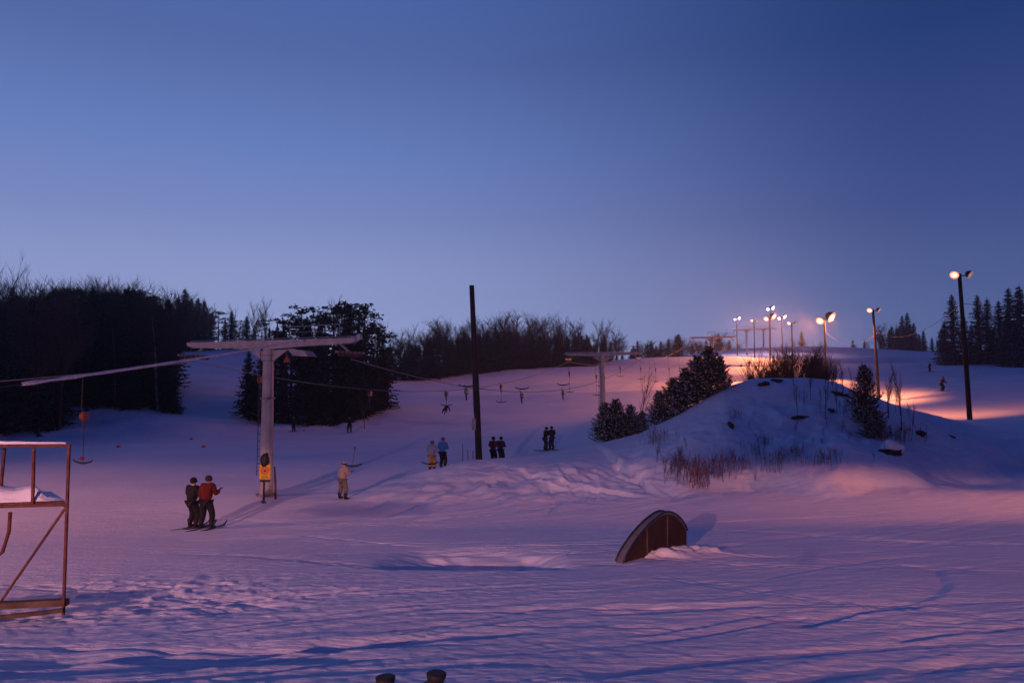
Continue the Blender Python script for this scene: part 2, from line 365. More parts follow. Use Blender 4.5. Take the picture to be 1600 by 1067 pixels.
mat('rubber', (.012,.012,.013), .6)
mat('orange_plastic', (.20,.055,.03), .5, noise=.1)
mat('red_orange', (.80,.09,.04), .6, noise=.1)
mat('yellow_paint', (.72,.42,.02), .6, noise=.25, nscale=12)
mat('orange_paint', (.62,.15,.02), .6, noise=.1)
mat('black_paint', (.02,.02,.02), .6)
mat('plywood', (.055,.026,.018), .75, noise=.35, nscale=5)
mat('rope', (.30,.28,.27), .8, noise=.3, nscale=20)
mat('frosted_rope', (.72,.70,.72), .8, noise=.35, nscale=12)
mat('rock', (.05,.045,.04), .9, noise=.5, nscale=4, bump=.6)
mat('skin', (.45,.27,.2), .6, noise=.1)
mat('glove', (.02,.02,.022), .7)
def lamp_mat(name, col, s):
    m = bpy.data.materials.new(name); m.use_nodes = True; t = m.node_tree; b = t.nodes['Principled BSDF']
    b.inputs['Base Color'].default_value = (.8,.7,.6,1); b.inputs['Emission Color'].default_value = tuple(col)+(1,); b.inputs['Emission Strength'].default_value = s
    MATS[name] = m
lamp_mat('lamp_glass', (1,.52,.28), 7); lamp_mat('lamp_glass_white', (1,.78,.85), 40); lamp_mat('lamp_rim_glow', (1,.30,.12), 1.5); lamp_mat('lamp_glass_dim', (1,.5,.25), .25)

# ---------------------------------------------------------------- mesh helpers
class MB:
    def __init__(s): s.v = []; s.f = []
    def add(s, v, f):
        k = len(s.v); s.v += [tuple(p) for p in v]; s.f += [tuple(i+k for i in q) for q in f]
    def box(s, c, d, rot=None, bev=0):
        c = Vector(c); M = rot if rot is not None else Matrix.Identity(3)
        x, y, z = d[0]/2, d[1]/2, d[2]/2
        if bev:
            b = min(bev, x*.9, y*.9, z*.9); v = []; idx = {}
            for sx in (-1,1):
                for sy in (-1,1):
                    for sz in (-1,1):
                        for a in range(3):
                            p = [sx*(x-b), sy*(y-b), sz*(z-b)]; p[a] = (sx*x, sy*y, sz*z)[a]
                            idx[(sx,sy,sz,a)] = len(v); v.append(c+M @ Vector(p))
            f = []
            for a in range(3):
                b1, b2 = [(1,2),(2,0),(0,1)][a]
                for s_ in (-1,1):
                    q = []
                    for t1, t2 in ((-1,-1),(1,-1),(1,1),(-1,1)):
                        k = [0,0,0]; k[a] = s_; k[b1] = t1; k[b2] = t2; q.append(idx[(k[0],k[1],k[2],a)])
                    f.append(q if s_ > 0 else q[::-1])
            for a in range(3):      # edges along axis a
                b1, b2 = [(1,2),(2,0),(0,1)][a]
                for t1 in (-1,1):
                    for t2 in (-1,1):
                        def K(sa, ax):
                            k = [0,0,0]; k[a] = sa; k[b1] = t1; k[b2] = t2; return idx[(k[0],k[1],k[2],ax)]
                        q = [K(-1,b1), K(1,b1), K(1,b2), K(-1,b2)]; f.append(q if t1*t2 < 0 else q[::-1])
            for sx in (-1,1):
                for sy in (-1,1):
                    for sz in (-1,1):
                        q = [idx[(sx,sy,sz,a)] for a in range(3)]; f.append(q if sx*sy*sz > 0 else q[::-1])
            s.add(v, f); return s
        v = [c+M @ Vector((sx*x, sy*y, sz*z)) for sx in (-1,1) for sy in (-1,1) for sz in (-1,1)]
        s.add(v, [(0,1,3,2),(4,6,7,5),(0,4,5,1),(2,3,7,6),(0,2,6,4),(1,5,7,3)]); return s
    def tube(s, pts, rad, n=8, cap=True):
        pts = [Vector(p) for p in pts]
        if not hasattr(rad, '__len__'): rad = [rad]*len(pts)
        v = []; prev = None
        for i, p in enumerate(pts):
            t = (pts[min(i+1, len(pts)-1)]-pts[max(i-1, 0)])
            t = t.normalized() if t.length > 1e-9 else Vector((0,0,1))
            a = prev if prev is not None else (Vector((1,0,0)) if abs(t.x) < .8 else Vector((0,1,0)))
            a = (a-t*a.dot(t)).normalized(); prev = a; b = t.cross(a)
            for k in range(n):
                w = 2*math.pi*k/n; v.append(p+(a*math.cos(w)+b*math.sin(w))*rad[i])
        f = [(i*n+k, i*n+(k+1) % n, (i+1)*n+(k+1) % n, (i+1)*n+k) for i in range(len(pts)-1) for k in range(n)]
        if cap and n > 3: f += [tuple(range(n))[::-1], tuple(range((len(pts)-1)*n, len(pts)*n))]
        s.add(v, f); return s
    def bar(s, a, b, w, h, bev=.004):
        a, b = Vector(a), Vector(b); d = b-a; L = d.length; M = d.to_track_quat('Y', 'Z').to_matrix()
        return s.box((a+b)/2, (w, L, h), M, bev)
    def ball(s, c, r, nu=10, nv=7, jit=0, seed=0):
        rnd = random.Random(seed); r = r if hasattr(r, '__len__') else (r, r, r); v = []
        for i in range(1, nv):
            for k in range(nu):
                th = math.pi*i/nv; ph = 2*math.pi*k/nu; j = 1+jit*(rnd.random()-.5)
                v.append((c[0]+r[0]*j*math.sin(th)*math.cos(ph), c[1]+r[1]*j*math.sin(th)*math.sin(ph), c[2]+r[2]*j*math.cos(th)))
        v += [(c[0], c[1], c[2]+r[2]), (c[0], c[1], c[2]-r[2])]; t, b = len(v)-2, len(v)-1
        f = [(i*nu+k, (i+1)*nu+k, (i+1)*nu+(k+1) % nu, i*nu+(k+1) % nu) for i in range(nv-2) for k in range(nu)]
        f += [(t, k, (k+1) % nu) for k in range(nu)]+[(b, (nv-2)*nu+(k+1) % nu, (nv-2)*nu+k) for k in range(nu)]
        s.add(v, f); return s
    def mesh(s, name, smooth=False):
        m = bpy.data.meshes.new(name); m.from_pydata(s.v, [], s.f); m.update()
        if smooth:
            for p in m.polygons: p.use_smooth = True
        return m
    def build(s, name, m, parent=None, loc=None, rot=None, smooth=False, **tags):
        me = s.mesh(name, smooth); me.materials.append(MATS[m]); o = bpy.data.objects.new(name, me); COL.objects.link(o)
        if parent: o.parent = parent
        if loc is not None: o.location = loc
        if rot is not None: o.rotation_euler = rot
        for k, v in tags.items(): o[k] = v
        return o
def thing(name, label, cat, loc=(0,0,0), rz=0, group=None):
    o = bpy.data.objects.new(name, None); COL.objects.link(o); o.location = loc; o.rotation_euler = (0,0,rz); o.empty_display_size = .2
    o['label'] = label; o['category'] = cat
    if group: o['group'] = group
    return o
def copy_tree(o, parent=None):
    c = o.copy(); COL.objects.link(c)
    if parent: c.parent = parent
    for ch in o.children: copy_tree(ch, c)
    return c
def finish(o, label, cat, group=None):
    o['label'] = label; o['category'] = cat
    if group: o['group'] = group
    return o
gp = bpy.data.objects.new('snow_patch', bm2); COL.objects.link(gp); gp['kind'] = 'structure'; bm2.materials.append(MATS['snow'])

# ---------------------------------------------------------------- trees
def spruce_parts(h, rb, seed, dens=1.0, droop=.25, leafw=1.0):
    rnd = random.Random(seed); tr = MB(); cr = MB()
    tr.tube([(0,0,-.4),(0,0,h*.5),(.02*h*(rnd.random()-.5),0,h)], [h*.014+.05, h*.009+.02, .015], 6)
    z = h*.05; step = h/34/dens**.5
    while z < h*.985:
        t = z/h; L = rb*(1-t)**.85*(.82+.3*rnd.random())+.05*rb
        nb = max(4, int((9+3*rnd.random())*dens**.5*(1-.35*t)))
        a0 = rnd.random()*6.28
        for k in range(nb):
            z0_ = z; zj = rnd.uniform(-.5,.5)*step; a = a0+6.283*k/nb+rnd.uniform(-.35,.35); l = L*rnd.uniform(.5,1.15)
            if rnd.random() < .06: continue
            dx, dy = math.cos(a), math.sin(a); dr = droop*rnd.uniform(.1,2.0)*(1-.6*t)
            # the branch: an arching rib with needle sprays both sides and hanging
            ns = max(3, int(l/ (rb*.16)))
            for i in range(ns):
                s0 = (i+.1)/ns; s1 = (i+1.25)/ns
                p0 = Vector((dx*l*s0, dy*l*s0, z+zj-dr*l*s0+.22*l*s0*s0)); p1 = Vector((dx*l*s1, dy*l*s1, z+zj-dr*l*s1+.22*l*s1*s1))
                w = leafw*rb*.13*(1-.5*s0)*rnd.uniform(.7,1.3)
                sd = Vector((-dy, dx, 0))
                for sg in (-1, 1):
                    tip = p0+(p1-p0)*.9+sd*sg*w*1.3+Vector((0,0,-w*rnd.uniform(.2,.9)))
                    cr.add([p0, p1, tip], [(0,1,2)])
                hang = p0+(p1-p0)*.6+Vector((rnd.uniform(-.3,.3)*w, rnd.uniform(-.3,.3)*w, -w*rnd.uniform(.7,1.5)))
                cr.add([p0, p1, hang], [(0,1,2)])
        z += step*(1-.35*t)*rnd.uniform(.8,1.2)
    cr.add([(-.02*rb,0,h*.96),(.03*rb,0,h*.96),(0,.02*rb,h*1.03)], [(0,1,2)])
    return tr, cr
def pine_parts(h, rb, seed):
    rnd = random.Random(seed); tr = MB(); cr = MB()
    top = Vector((rnd.uniform(-.4,.4), rnd.uniform(-.4,.4), h*.93))
    tr.tube([(0,0,-.4),(0,0,h*.4),top], [h*.013+.05,h*.01+.03,.04], 6)
    for i in range(46):
        t = rnd.uniform(.32, 1); a = rnd.uniform(0,6.28); l = rb*math.sin(math.pi*min(1,(1.08-t)*1.25))**.6*rnd.uniform(.5,1.1)
        b = Vector((0,0,h*t*.93))+top*0; e = Vector((math.cos(a)*l, math.sin(a)*l, h*t*.93+rnd.uniform(-.05,.25)*l))
        tr.tube([b, (b+e)/2+Vector((0,0,-.05*l)), e], [.05,.035,.015], 3, False)
        for k in range(26):
            c = b+(e-b)*rnd.uniform(.45,1.08)+Vector((rnd.gauss(0,.22),rnd.gauss(0,.22),rnd.gauss(0,.13)))*(.5+.35*rb/2)
            d = Vector((rnd.gauss(0,1),rnd.gauss(0,1),rnd.gauss(0,.6))).normalized()*rnd.uniform(.12,.24)
            n = Vector((rnd.gauss(0,1),rnd.gauss(0,1),rnd.gauss(0,1))).cross(d).normalized()*rnd.uniform(.06,.12)
            cr.add([c-d, c+n, c+d, c-n], [(0,1,2,3)])
    return tr, cr
def bare_parts(h, spread, seed, up=.75, levels=4, thick=1.0):
    rnd = random.Random(seed); tr = MB(); cr = MB()
    def grow(p, d, L, r, lv):
        n = 3; pts = [p]; q = p
        for i in range(n):
            d = (d+Vector((rnd.gauss(0,.10),rnd.gauss(0,.10),rnd.gauss(0,.05)+.05*up))).normalized(); q = q+d*L/n; pts.append(q)
        (tr if lv == 0 else cr).tube(pts, [r*(1-.75*i/n) for i in range(n+1)] if lv else [r*(1-.8*i/n) for i in range(n+1)], 5 if lv == 0 else 3, False)
        if lv >= levels: return
        nb = (15, 6, 5, 4, 2)[lv]
        for k in range(nb):
            t = rnd.uniform(.28 if lv == 0 else .2, 1); i = min(int(t*n), n-1); b = pts[i]+(pts[i+1]-pts[i])*(t*n-i)
            a = rnd.uniform(0, 6.28); o = Vector((math.cos(a), math.sin(a), 0)); o = (o-d*o.dot(d)).normalized()
            nd = (d*rnd.uniform(.5,1.0)+o*spread*rnd.uniform(.5,1)+Vector((0,0,up*.35))).normalized()
            grow(b, nd, L*(.42 if lv == 0 else .58)*rnd.uniform(.7,1.15)*(1.15-.5*t if lv == 0 else 1), max(r*(.34 if lv == 0 else .5), .007*thick), lv+1)
    grow(Vector((0,0,-.3)), Vector((0,0,1)), h, h*.011*thick+.03, 0)
    return tr, cr
def young_pine_parts(h, rb, seed):
    rnd = random.Random(seed); tr = MB(); cr = MB(); sn = MB()
    tr.tube([(0,0,-.3),(.03*h*rnd.uniform(-1,1),.03*h*rnd.uniform(-1,1),h*.5),(0,0,h*.95)], [.06,.04,.012], 6)
    def tuft(p, d, r_, n_):
        for k in range(n_):
            v = (d*.9+Vector((rnd.gauss(0,.55),rnd.gauss(0,.55),rnd.gauss(0,.45)+.12))).normalized()*r_*rnd.uniform(.6,1.1)
            w = v.cross(Vector((rnd.gauss(0,1),rnd.gauss(0,1),rnd.gauss(0,1)))).normalized()*r_*.10
            cr.add([p-w, p+w, p+v+w*.3, p+v-w*.3], [(0,1,2,3)])
    z = h*.04
    while z < h*.93:
        t = z/h; nb = rnd.randint(5, 7) if t < .8 else 4; a0 = rnd.random()*6.28
        for k in range(nb):
            a = a0+6.283*k/nb+rnd.uniform(-.4,.4); l = rb*(1-t)**.85*rnd.uniform(.5,1.15)+.07; el = R(rnd.uniform(8,32)+38*t)
            d = Vector((math.cos(a)*math.cos(el), math.sin(a)*math.cos(el), math.sin(el))); b = Vector((0,0,z)); sag = -.10*l
            m_ = b+d*l*.5+Vector((0,0,sag)); e = b+d*l+Vector((0,0,.04*l))
            tr.tube([b, m_, e], [.022,.014,.006], 3, False)
            ns = max(3, int(l/.115))
            for i in range(ns):
                s0 = (i+1)/ns; p = b.lerp(m_, s0*2) if s0 < .5 else m_.lerp(e, s0*2-1)
                if s0 > .18: tuft(p, d, .17, 7)
                if s0 > .25 and rnd.random() < .8:
                    for sg in (-1,1):
                        sd = Vector((-math.sin(a), math.cos(a), .15))*sg*(1-.5*s0)*l*.34; q = p+sd+d*.05; tuft(q, (sd+d*.1).normalized(), .16, 6); tuft(p+sd*.5, (sd+d*.1).normalized(), .14, 4)
                        if rnd.random() < .2: sn.ball((q.x,q.y,q.z+.03), (.05*rnd.uniform(.6,1.3),.075*rnd.uniform(.6,1.3),.03), 6, 4, .4, rnd.randrange(999))
                if rnd.random() < .25: sn.ball((p.x,p.y,p.z+.03), (.065*rnd.uniform(.6,1.3),.09*rnd.uniform(.6,1.3),.035), 6, 4, .4, rnd.randrange(999))
        z += .17*(1-.3*t)*rnd.uniform(.8,1.25)*h/3.3
    tuft(Vector((0,0,h*.93)), Vector((0,0,1)), .22, 10)
    return tr, cr, sn
def make_tree(name, parts, tm, cm, label, cat='tree', group=None):
    t = thing(name, label, cat, group=group); parts[0].build('trunk', tm, t, smooth=True); parts[1].build('crown', cm, t)
    return t
protos = {}
def proto(key, *a): protos[key] = (a, []); return key
HT = dict(spruce=12, rspruce=14, pine=12, bare=12, birch=12, thin=10, young=4, sapling=4, dsapling=4)
SNOWL = {}
def tmeshes():
    P = {}
    def reg(k, parts, tm, cm):
        f_ = HT[k[:-1]]/max(max(p[2] for p in parts[1].v), max(p[2] for p in parts[0].v))
        for q_ in parts: q_.v = [(p[0]*f_, p[1]*f_, p[2]*f_) for p in q_.v]
        a = parts[0].mesh('trunk', True); a.materials.append(MATS[tm]); b = parts[1].mesh('crown'); b.materials.append(MATS[cm]); P[k] = (a, b)
    for i in range(3): reg('spruce%d' % i, spruce_parts(12, 2.1+.25*i, 20+i, 1.1, .45), 'bark_dark', 'needles')
    for i in range(2): reg('rspruce%d' % i, spruce_parts(14, 2.0+.4*i, 50+i, 1.2, .5), 'bark_dark', 'needles_frost')
    for i in range(3): reg('pine%d' % i, pine_parts(12, 2.6, 30+i), 'bark_dark', 'needles')
    for i in range(4): reg('bare%d' % i, bare_parts(12, .8, 40+i, .8, 3, 1.3), 'bark_dark', 'twig')
    for i in range(2): reg('birch%d' % i, bare_parts(12, .62, 45+i, .95, 3, .9), 'bark_birch', 'twig')
    for i in range(3): reg('thin%d' % i, bare_parts(10, .5, 60+i, 1.1, 3, .8), 'bark_dark', 'twig')
    for i in range(3):
        yp = young_pine_parts(4, 1.6+.2*i, 70+i); s_me = yp[2].mesh('snow_load', True); f2 = 4/max(p[2] for p in yp[1].v); s_me.transform(Matrix.Scale(f2, 4)); s_me.materials.append(MATS['snow'])
        reg('young%d' % i, yp[:2], 'bark_dark', 'needles_snowy'); SNOWL['young%d' % i] = s_me
    for i in range(3): reg('sapling%d' % i, bare_parts(4, .55, 80+i, 1.0, 2, .5), 'twig_red', 'twig_red')
    for i in range(2): reg('dsapling%d' % i, bare_parts(4, .5, 90+i, 1.0, 2, .85), 'bark_dark', 'twig')
    return P
TM = tmeshes()
def plant(kind, i, loc, h, name, label, group, cat='tree', wide=1.0, lean=0, rz=None):
    k = '%s%d' % (kind, i); a, b = TM[k]
    t = thing(name, label, cat, loc, random.uniform(0,6.28) if rz is None else rz, group)
    s = h/HT[kind]; t.scale = (s*wide, s*wide, s); t.rotation_euler[1] = lean
    for nm, me in [('trunk', a), ('crown', b)]+([('snow_load', SNOWL[k])] if k in SNOWL else []):
        o = bpy.data.objects.new(nm, me); COL.objects.link(o); o.parent = t
        if nm == 'snow_load': o['kind'] = 'stuff'
    return t
def skyline(pts, px):
    for (a, ya), (b, yb) in zip(pts[:-1], pts[1:]):
        if a <= px <= b: return ya+(yb-ya)*(px-a)/(b-a)
    return pts[-1][1]
def tree_at(px, d, top, kind, i, name, label, group, zoff=0, **kw):
    v = at(px, 600, d); z = hz(v.x, v.y)+zoff; zt = at(px, top, d).z
    return plant(kind, i, (v.x, v.y, z), max(zt-z, 2.0), name, label, group, **kw)
rnd = random.Random(5)
def zone(px, a, b, words=('left end','left part','middle','right part','right end')):
    return words[min(4, max(0, int(5*(px-a)/(b-a))))]
def rowword(k, n): return 'front' if k < n/3 else ('middle' if k < 2*n/3 else 'rear')
# left forest: dark mass from the frame edge to the open run
SL = [(-80,432),(0,455),(40,440),(75,434),(120,440),(155,428),(205,432),(225,446),(260,452),(285,452),(318,464),(326,490),(345,492),(390,500)]
GL = 'leafless trees of the dark forest left of the run'; GS = 'dark conifers of the forest left of the run'
cnt = 0
for row, (d, bot) in enumerate(((94,1),(99,1),(104,1),(110,1),(117,1),(126,1))):
    px = -70+rnd.uniform(0,10)
    while px < 268+(8 if row < 3 else 0):
        jit = rnd.uniform(0, 26) if row < 5 else rnd.uniform(0, 9)
        if px < 95: dd = d-14 if row < 2 else d-7
        else: dd = d
        if rnd.random() < .62: tree_at(px, dd, skyline(SL, px)+jit-9, 'bare', rnd.randrange(4), 'leafless_tree', 'tall leafless tree in the %s rows, %s of the dark left forest' % (rowword(row, 6), zone(px, -70, 320)), GL, wide=1.15)
        elif rnd.random() < .75: tree_at(px, dd, skyline(SL, px)+jit+8, 'spruce', rnd.randrange(3), 'spruce_tree', 'dark spruce in the %s rows, %s of the left forest' % (rowword(row, 6), zone(px, -70, 320)), GS, wide=1.35)
        else: tree_at(px, dd, skyline(SL, px)+jit+10, 'pine', rnd.randrange(3), 'pine_tree', 'dark pine in the %s rows, %s of the left forest' % (rowword(row, 6), zone(px, -70, 320)), GS, wide=1.25)
        px += rnd.uniform(10, 17)
for k in range(16):
    px = 276+k*3.4; tree_at(px, 176+rnd.uniform(0,12), skyline(SL, px)+rnd.uniform(-6,10)+(k == 15)*14, 'bare' if k % 3 else 'spruce', k % 3, 'leafless_tree' if k % 3 else 'spruce_tree', 'dark %s beside the head of the narrow run, right of the left forest' % ('bare tree' if k % 3 else 'spruce'), 'trees on the left side of the run head', wide=1.6)
# understory at the forest edge keeps the inside black
for k in range(33):
    px = -60+k*10.3; d = 90 if px > 95 else 79
    tree_at(px+rnd.uniform(-3,3), d+rnd.uniform(0,5) , 560+rnd.uniform(-25,20) if px > 95 else 575+rnd.uniform(-20,20), 'spruce', k % 3, 'spruce_tree', 'dark low spruce on the edge of the left forest, at its %s' % zone(px, -60, 300), 'low spruces along the left forest edge', wide=1.3)
tree_at(18, 88, 388, 'bare', 1, 'leafless_tree', 'tallest bare tree rising above the forest at the far left edge', None, wide=.8)
tree_at(48, 90, 420, 'thin', 0, 'leafless_tree', 'slim bare tree beside the tallest one at far left', None)
for px, c in ((183,'left'),(248,'right')):
    tree_at(px, 91, 452, 'birch', 0 if c == 'left' else 1, 'birch_tree', 'pale-trunked birch at the %s of the dark left forest edge' % c, None)
# top of the narrow run: small conifers and thin bare trees against the sky
for px, top, kd in ((328,488,'spruce'),(340,486,'pine'),(350,497,'spruce'),(360,484,'spruce'),(372,500,'pine'),(384,492,'spruce'),(396,506,'spruce'),(408,503,'pine'),(420,510,'spruce'),(432,506,'spruce')):
    tree_at(px, 178+rnd.uniform(0,8), top, kd, rnd.randrange(3), kd+'_tree', 'small dark conifer at the head of the narrow run', 'conifers at the head of the narrow run', wide=1.5)
for px, top in ((369,470),(392,468),(401,472),(410,462),(418,474)):
    tree_at(px, 182, top, 'thin', rnd.randrange(3), 'leafless_tree', 'thin bare tree above the conifers over the narrow run', 'bare trees at the head of the narrow run')
# the clump in the middle, at the foot of the piste
GC = 'conifers of the dark clump behind the first lift tower'
for px, d, top, kd in ((388,92,545,'spruce'),(398,93,560,'spruce'),(414,96,520,'spruce'),(430,98,508,'pine'),(447,97,500,'pine'),(455,100,484,'pine'),(468,99,480,'pine'),(478,98,490,'spruce'),(489,101,482,'pine'),
        (500,98,492,'spruce'),(512,100,480,'pine'),(522,99,474,'pine'),(535,101,470,'pine'),(545,99,478,'spruce'),(556,101,472,'pine'),(566,100,480,'pine'),(578,101,490,'pine'),(588,102,505,'pine'),(597,104,520,'spruce'),(606,108,530,'pine'),
        (404,92,585,'spruce'),(425,92,590,'spruce'),(445,92,580,'spruce'),(465,92,575,'spruce'),(486,91,590,'spruce'),(505,92,575,'spruce'),(525,93,570,'spruce'),(545,94,575,'spruce'),(562,96,560,'spruce'),(578,98,565,'spruce'),(590,101,570,'spruce'),
        (440,103,540,'spruce'),(470,104,520,'spruce'),(500,104,520,'spruce'),(530,105,515,'spruce'),(560,105,520,'spruce'),(583,106,530,'spruce'),(420,102,550,'spruce')):
    tree_at(px, d, top+rnd.uniform(-8,14), kd, rnd.randrange(3), kd+'_tree', '%s dark %s at the %s of the clump behind the first lift tower' % ('short front' if top > 540 else 'tall', kd, zone(px, 385, 608)), GC, wide=1.3 if kd == 'spruce' else 1.15)
for px, top in ((474,477),(487,474),(541,458),(549,466),(597,486)):
    tree_at(px, 106, top, 'thin', rnd.randrange(3), 'leafless_tree', 'thin bare tree topping the dark conifer clump', 'bare trees in the conifer clump')
tree_at(570, 88, 620, 'dsapling', 0, 'leafless_shrub', 'bare shrub on the snow bank under the dark clump', None, cat='shrub')
# the far forest behind the ridge
SF = [(595,520),(620,520),(650,510),(690,505),(720,498),(755,492),(790,490),(830,496),(880,500),(920,500),(950,510),(968,520),(980,545)]
GF = 'conifers of the far forest behind the piste ridge'; GB = 'bare trees of the far forest behind the piste ridge'
def ridge_d(px): return 138+(px-600)*.175
for row in range(5):
    px = 604+row*2.6
    while px < 974:
        d = ridge_d(px)+6+row*8+rnd.uniform(-2,2); s_ = skyline(SF, px)
        if row == 0 or rnd.random() < .45: tree_at(px, d, s_+rnd.uniform(18,38), 'spruce', rnd.randrange(3), 'spruce_tree', 'dark conifer in the %s row of the far ridge forest, at its %s' % (('first','second','third','fourth','last')[row], zone(px, 600, 975)), GF, wide=1.6)
        else: tree_at(px, d, s_+rnd.uniform(-14,10), rnd.choice(('thin','bare','bare')), rnd.randrange(3), 'leafless_tree', 'slim bare tree in the %s row of the far ridge forest, at its %s' % (('first','second','third','fourth','last')[row], zone(px, 600, 975)), GB, wide=1.45)
        px += rnd.uniform(8, 14)
# far low woods behind the hilltop
GH = 'small far trees behind the hilltop'
for px, top, kd in [(990,538,'spruce'),(1002,532,'thin'),(1012,536,'spruce'),(1022,528,'thin'),(1033,532,'spruce'),(1042,530,'thin'),(1052,524,'thin'),(1060,520,'spruce'),(1070,520,'thin'),(1082,534,'spruce'),(1092,532,'thin'),
    (1104,530,'spruce'),(1116,516,'thin'),(1124,520,'spruce'),(1132,514,'bare'),(1140,530,'spruce'),(1222,536,'spruce'),(1246,526,'thin'),(1254,516,'spruce'),(1262,530,'thin'),(1274,538,'spruce'),(1284,530,'thin'),(1292,535,'spruce'),
    (1334,530,'spruce'),(1342,533,'thin'),(1352,532,'spruce'),(1362,528,'thin'),(1376,505,'thin'),(1384,500,'bare'),(1395,508,'spruce'),(1404,510,'rspruce'),(1412,490,'rspruce'),(1420,486,'rspruce'),(1430,502,'rspruce'),(1438,520,'spruce'),
    (1448,532,'thin'),(1458,526,'spruce'),(1466,514,'thin'),(1474,510,'spruce')]:
    tree_at(px, 285+rnd.uniform(0,15), top, kd, rnd.randrange(2), 'spruce_tree' if 'spruce' in kd else 'leafless_tree', 'small far %s behind the lit hilltop, %s' % ('spruce' if 'spruce' in kd else 'bare tree', 'left of the third tower' if px < 1085 else ('close right of the third tower' if px < 1150 else ('between the slim and the brightest lamp posts' if px < 1300 else ('left of the second lamp post' if px < 1368 else 'between the second and nearest lamp posts')))), GH, wide=1.5)
for k in range(38):
    px = 984+k*4.6+rnd.uniform(-2,2); kd = rnd.choice(('thin','bare','bare','spruce')); tree_at(px, 280+rnd.uniform(0,14), 534-7*math.sin((k-8)/9)+rnd.uniform(-8,6), kd, rnd.randrange(3), 'spruce_tree' if kd == 'spruce' else 'leafless_tree', 'small hazy %s in the low wood on the skyline, %s' % ('spruce' if kd == 'spruce' else 'bare tree', 'left of the third tower' if px < 1085 else 'right of the third tower'), 'low wood on the skyline', wide=1.7)
for k in range(16):
    px = 1374+k*4.6+rnd.uniform(-2,2); kd = rnd.choice(('thin','bare','rspruce')); tree_at(px, 262+rnd.uniform(0,10), 505+20*abs((px-1412)/38)+rnd.uniform(-8,6), kd, rnd.randrange(2), 'spruce_tree' if kd == 'rspruce' else 'leafless_tree', 'hazy %s in the small wood between the second and nearest lamp posts' % ('spruce' if kd == 'rspruce' else 'bare tree'), 'small wood between the lamp posts', wide=1.5)
# right spruces
for px, top, d, lb in ((1478,500,158,'short snow-dusted spruce leftmost in the right stand'),(1491,456,160,'tall spruce directly behind the nearest lit lamp pole'),(1508,490,165,'snow-dusted spruce just right of the nearest lamp pole'),
    (1531,457,160,'slender spruce with open sky to its left'),(1546,463,158,'spruce paired close with the slender one'),(1564,466,162,'snow-dusted spruce third from the right frame edge'),(1580,446,158,'tall dark spruce second from the right frame edge'),(1597,443,156,'tallest dark spruce cut by the right frame edge'),
    (1612,450,160,None),(1572,500,152,'low dark spruce in front of the right stand'),(1520,505,168,'low spruce filling the gap behind the lamp pole'),(1555,510,168,'low spruce filling the middle of the right stand'),(1590,500,150,'low dark spruce by the right frame edge')):
    if lb: tree_at(px, d, top, 'rspruce', rnd.randrange(2), 'spruce_tree', lb, 'tall spruces at the right edge of the slope', wide=1.8)
# young snowy pines on the mound
def on(px, d): v = at(px, 650, d); return (v.x, v.y, hz(v.x, v.y)-.05)
for px, d, h, wd, k, lb in ((945,47.5,2.7,1.15,0,'young snowy pine leftmost on the mound'),(962,48.5,3.0,1.2,1,'young snowy pine second from left on the mound'),(985,47.5,2.2,1.15,2,'smaller snowy pine at the right of the left cluster'),(1003,47,1.5,1.2,0,'lowest snowy pine between both clusters'),
    (1030,47,2.3,1.1,1,'snowy pine at the left end of the right cluster'),(1052,46.5,2.7,1.2,2,'snowy pine second in the right cluster'),(1072,46.5,2.9,1.25,0,'dense snowy pine in the middle of the right cluster'),(1090,46.2,3.2,1.2,1,'dark pine beside the tallest one on the mound'),(1109,45.8,3.3,1.15,2,'tallest young pine on the mound below the third tower'),(1126,45.5,2.3,1.0,0,'low pine at the right end of the right cluster')):
    plant('young', k, on(px, d), h*.92, 'young_pine', lb, 'young snowy pines on the mound', wide=wd)
plant('young', 0, on(1352, 39.5), 3.0, 'young_pine', 'young snowy pine at the right foot of the mound', 'young snowy pines on the mound', wide=.95)
plant('young', 2, on(1365, 38.3), 1.5, 'young_pine', 'snow-laden little pine in front of the right foot pine', 'young snowy pines on the mound', wide=1.3)
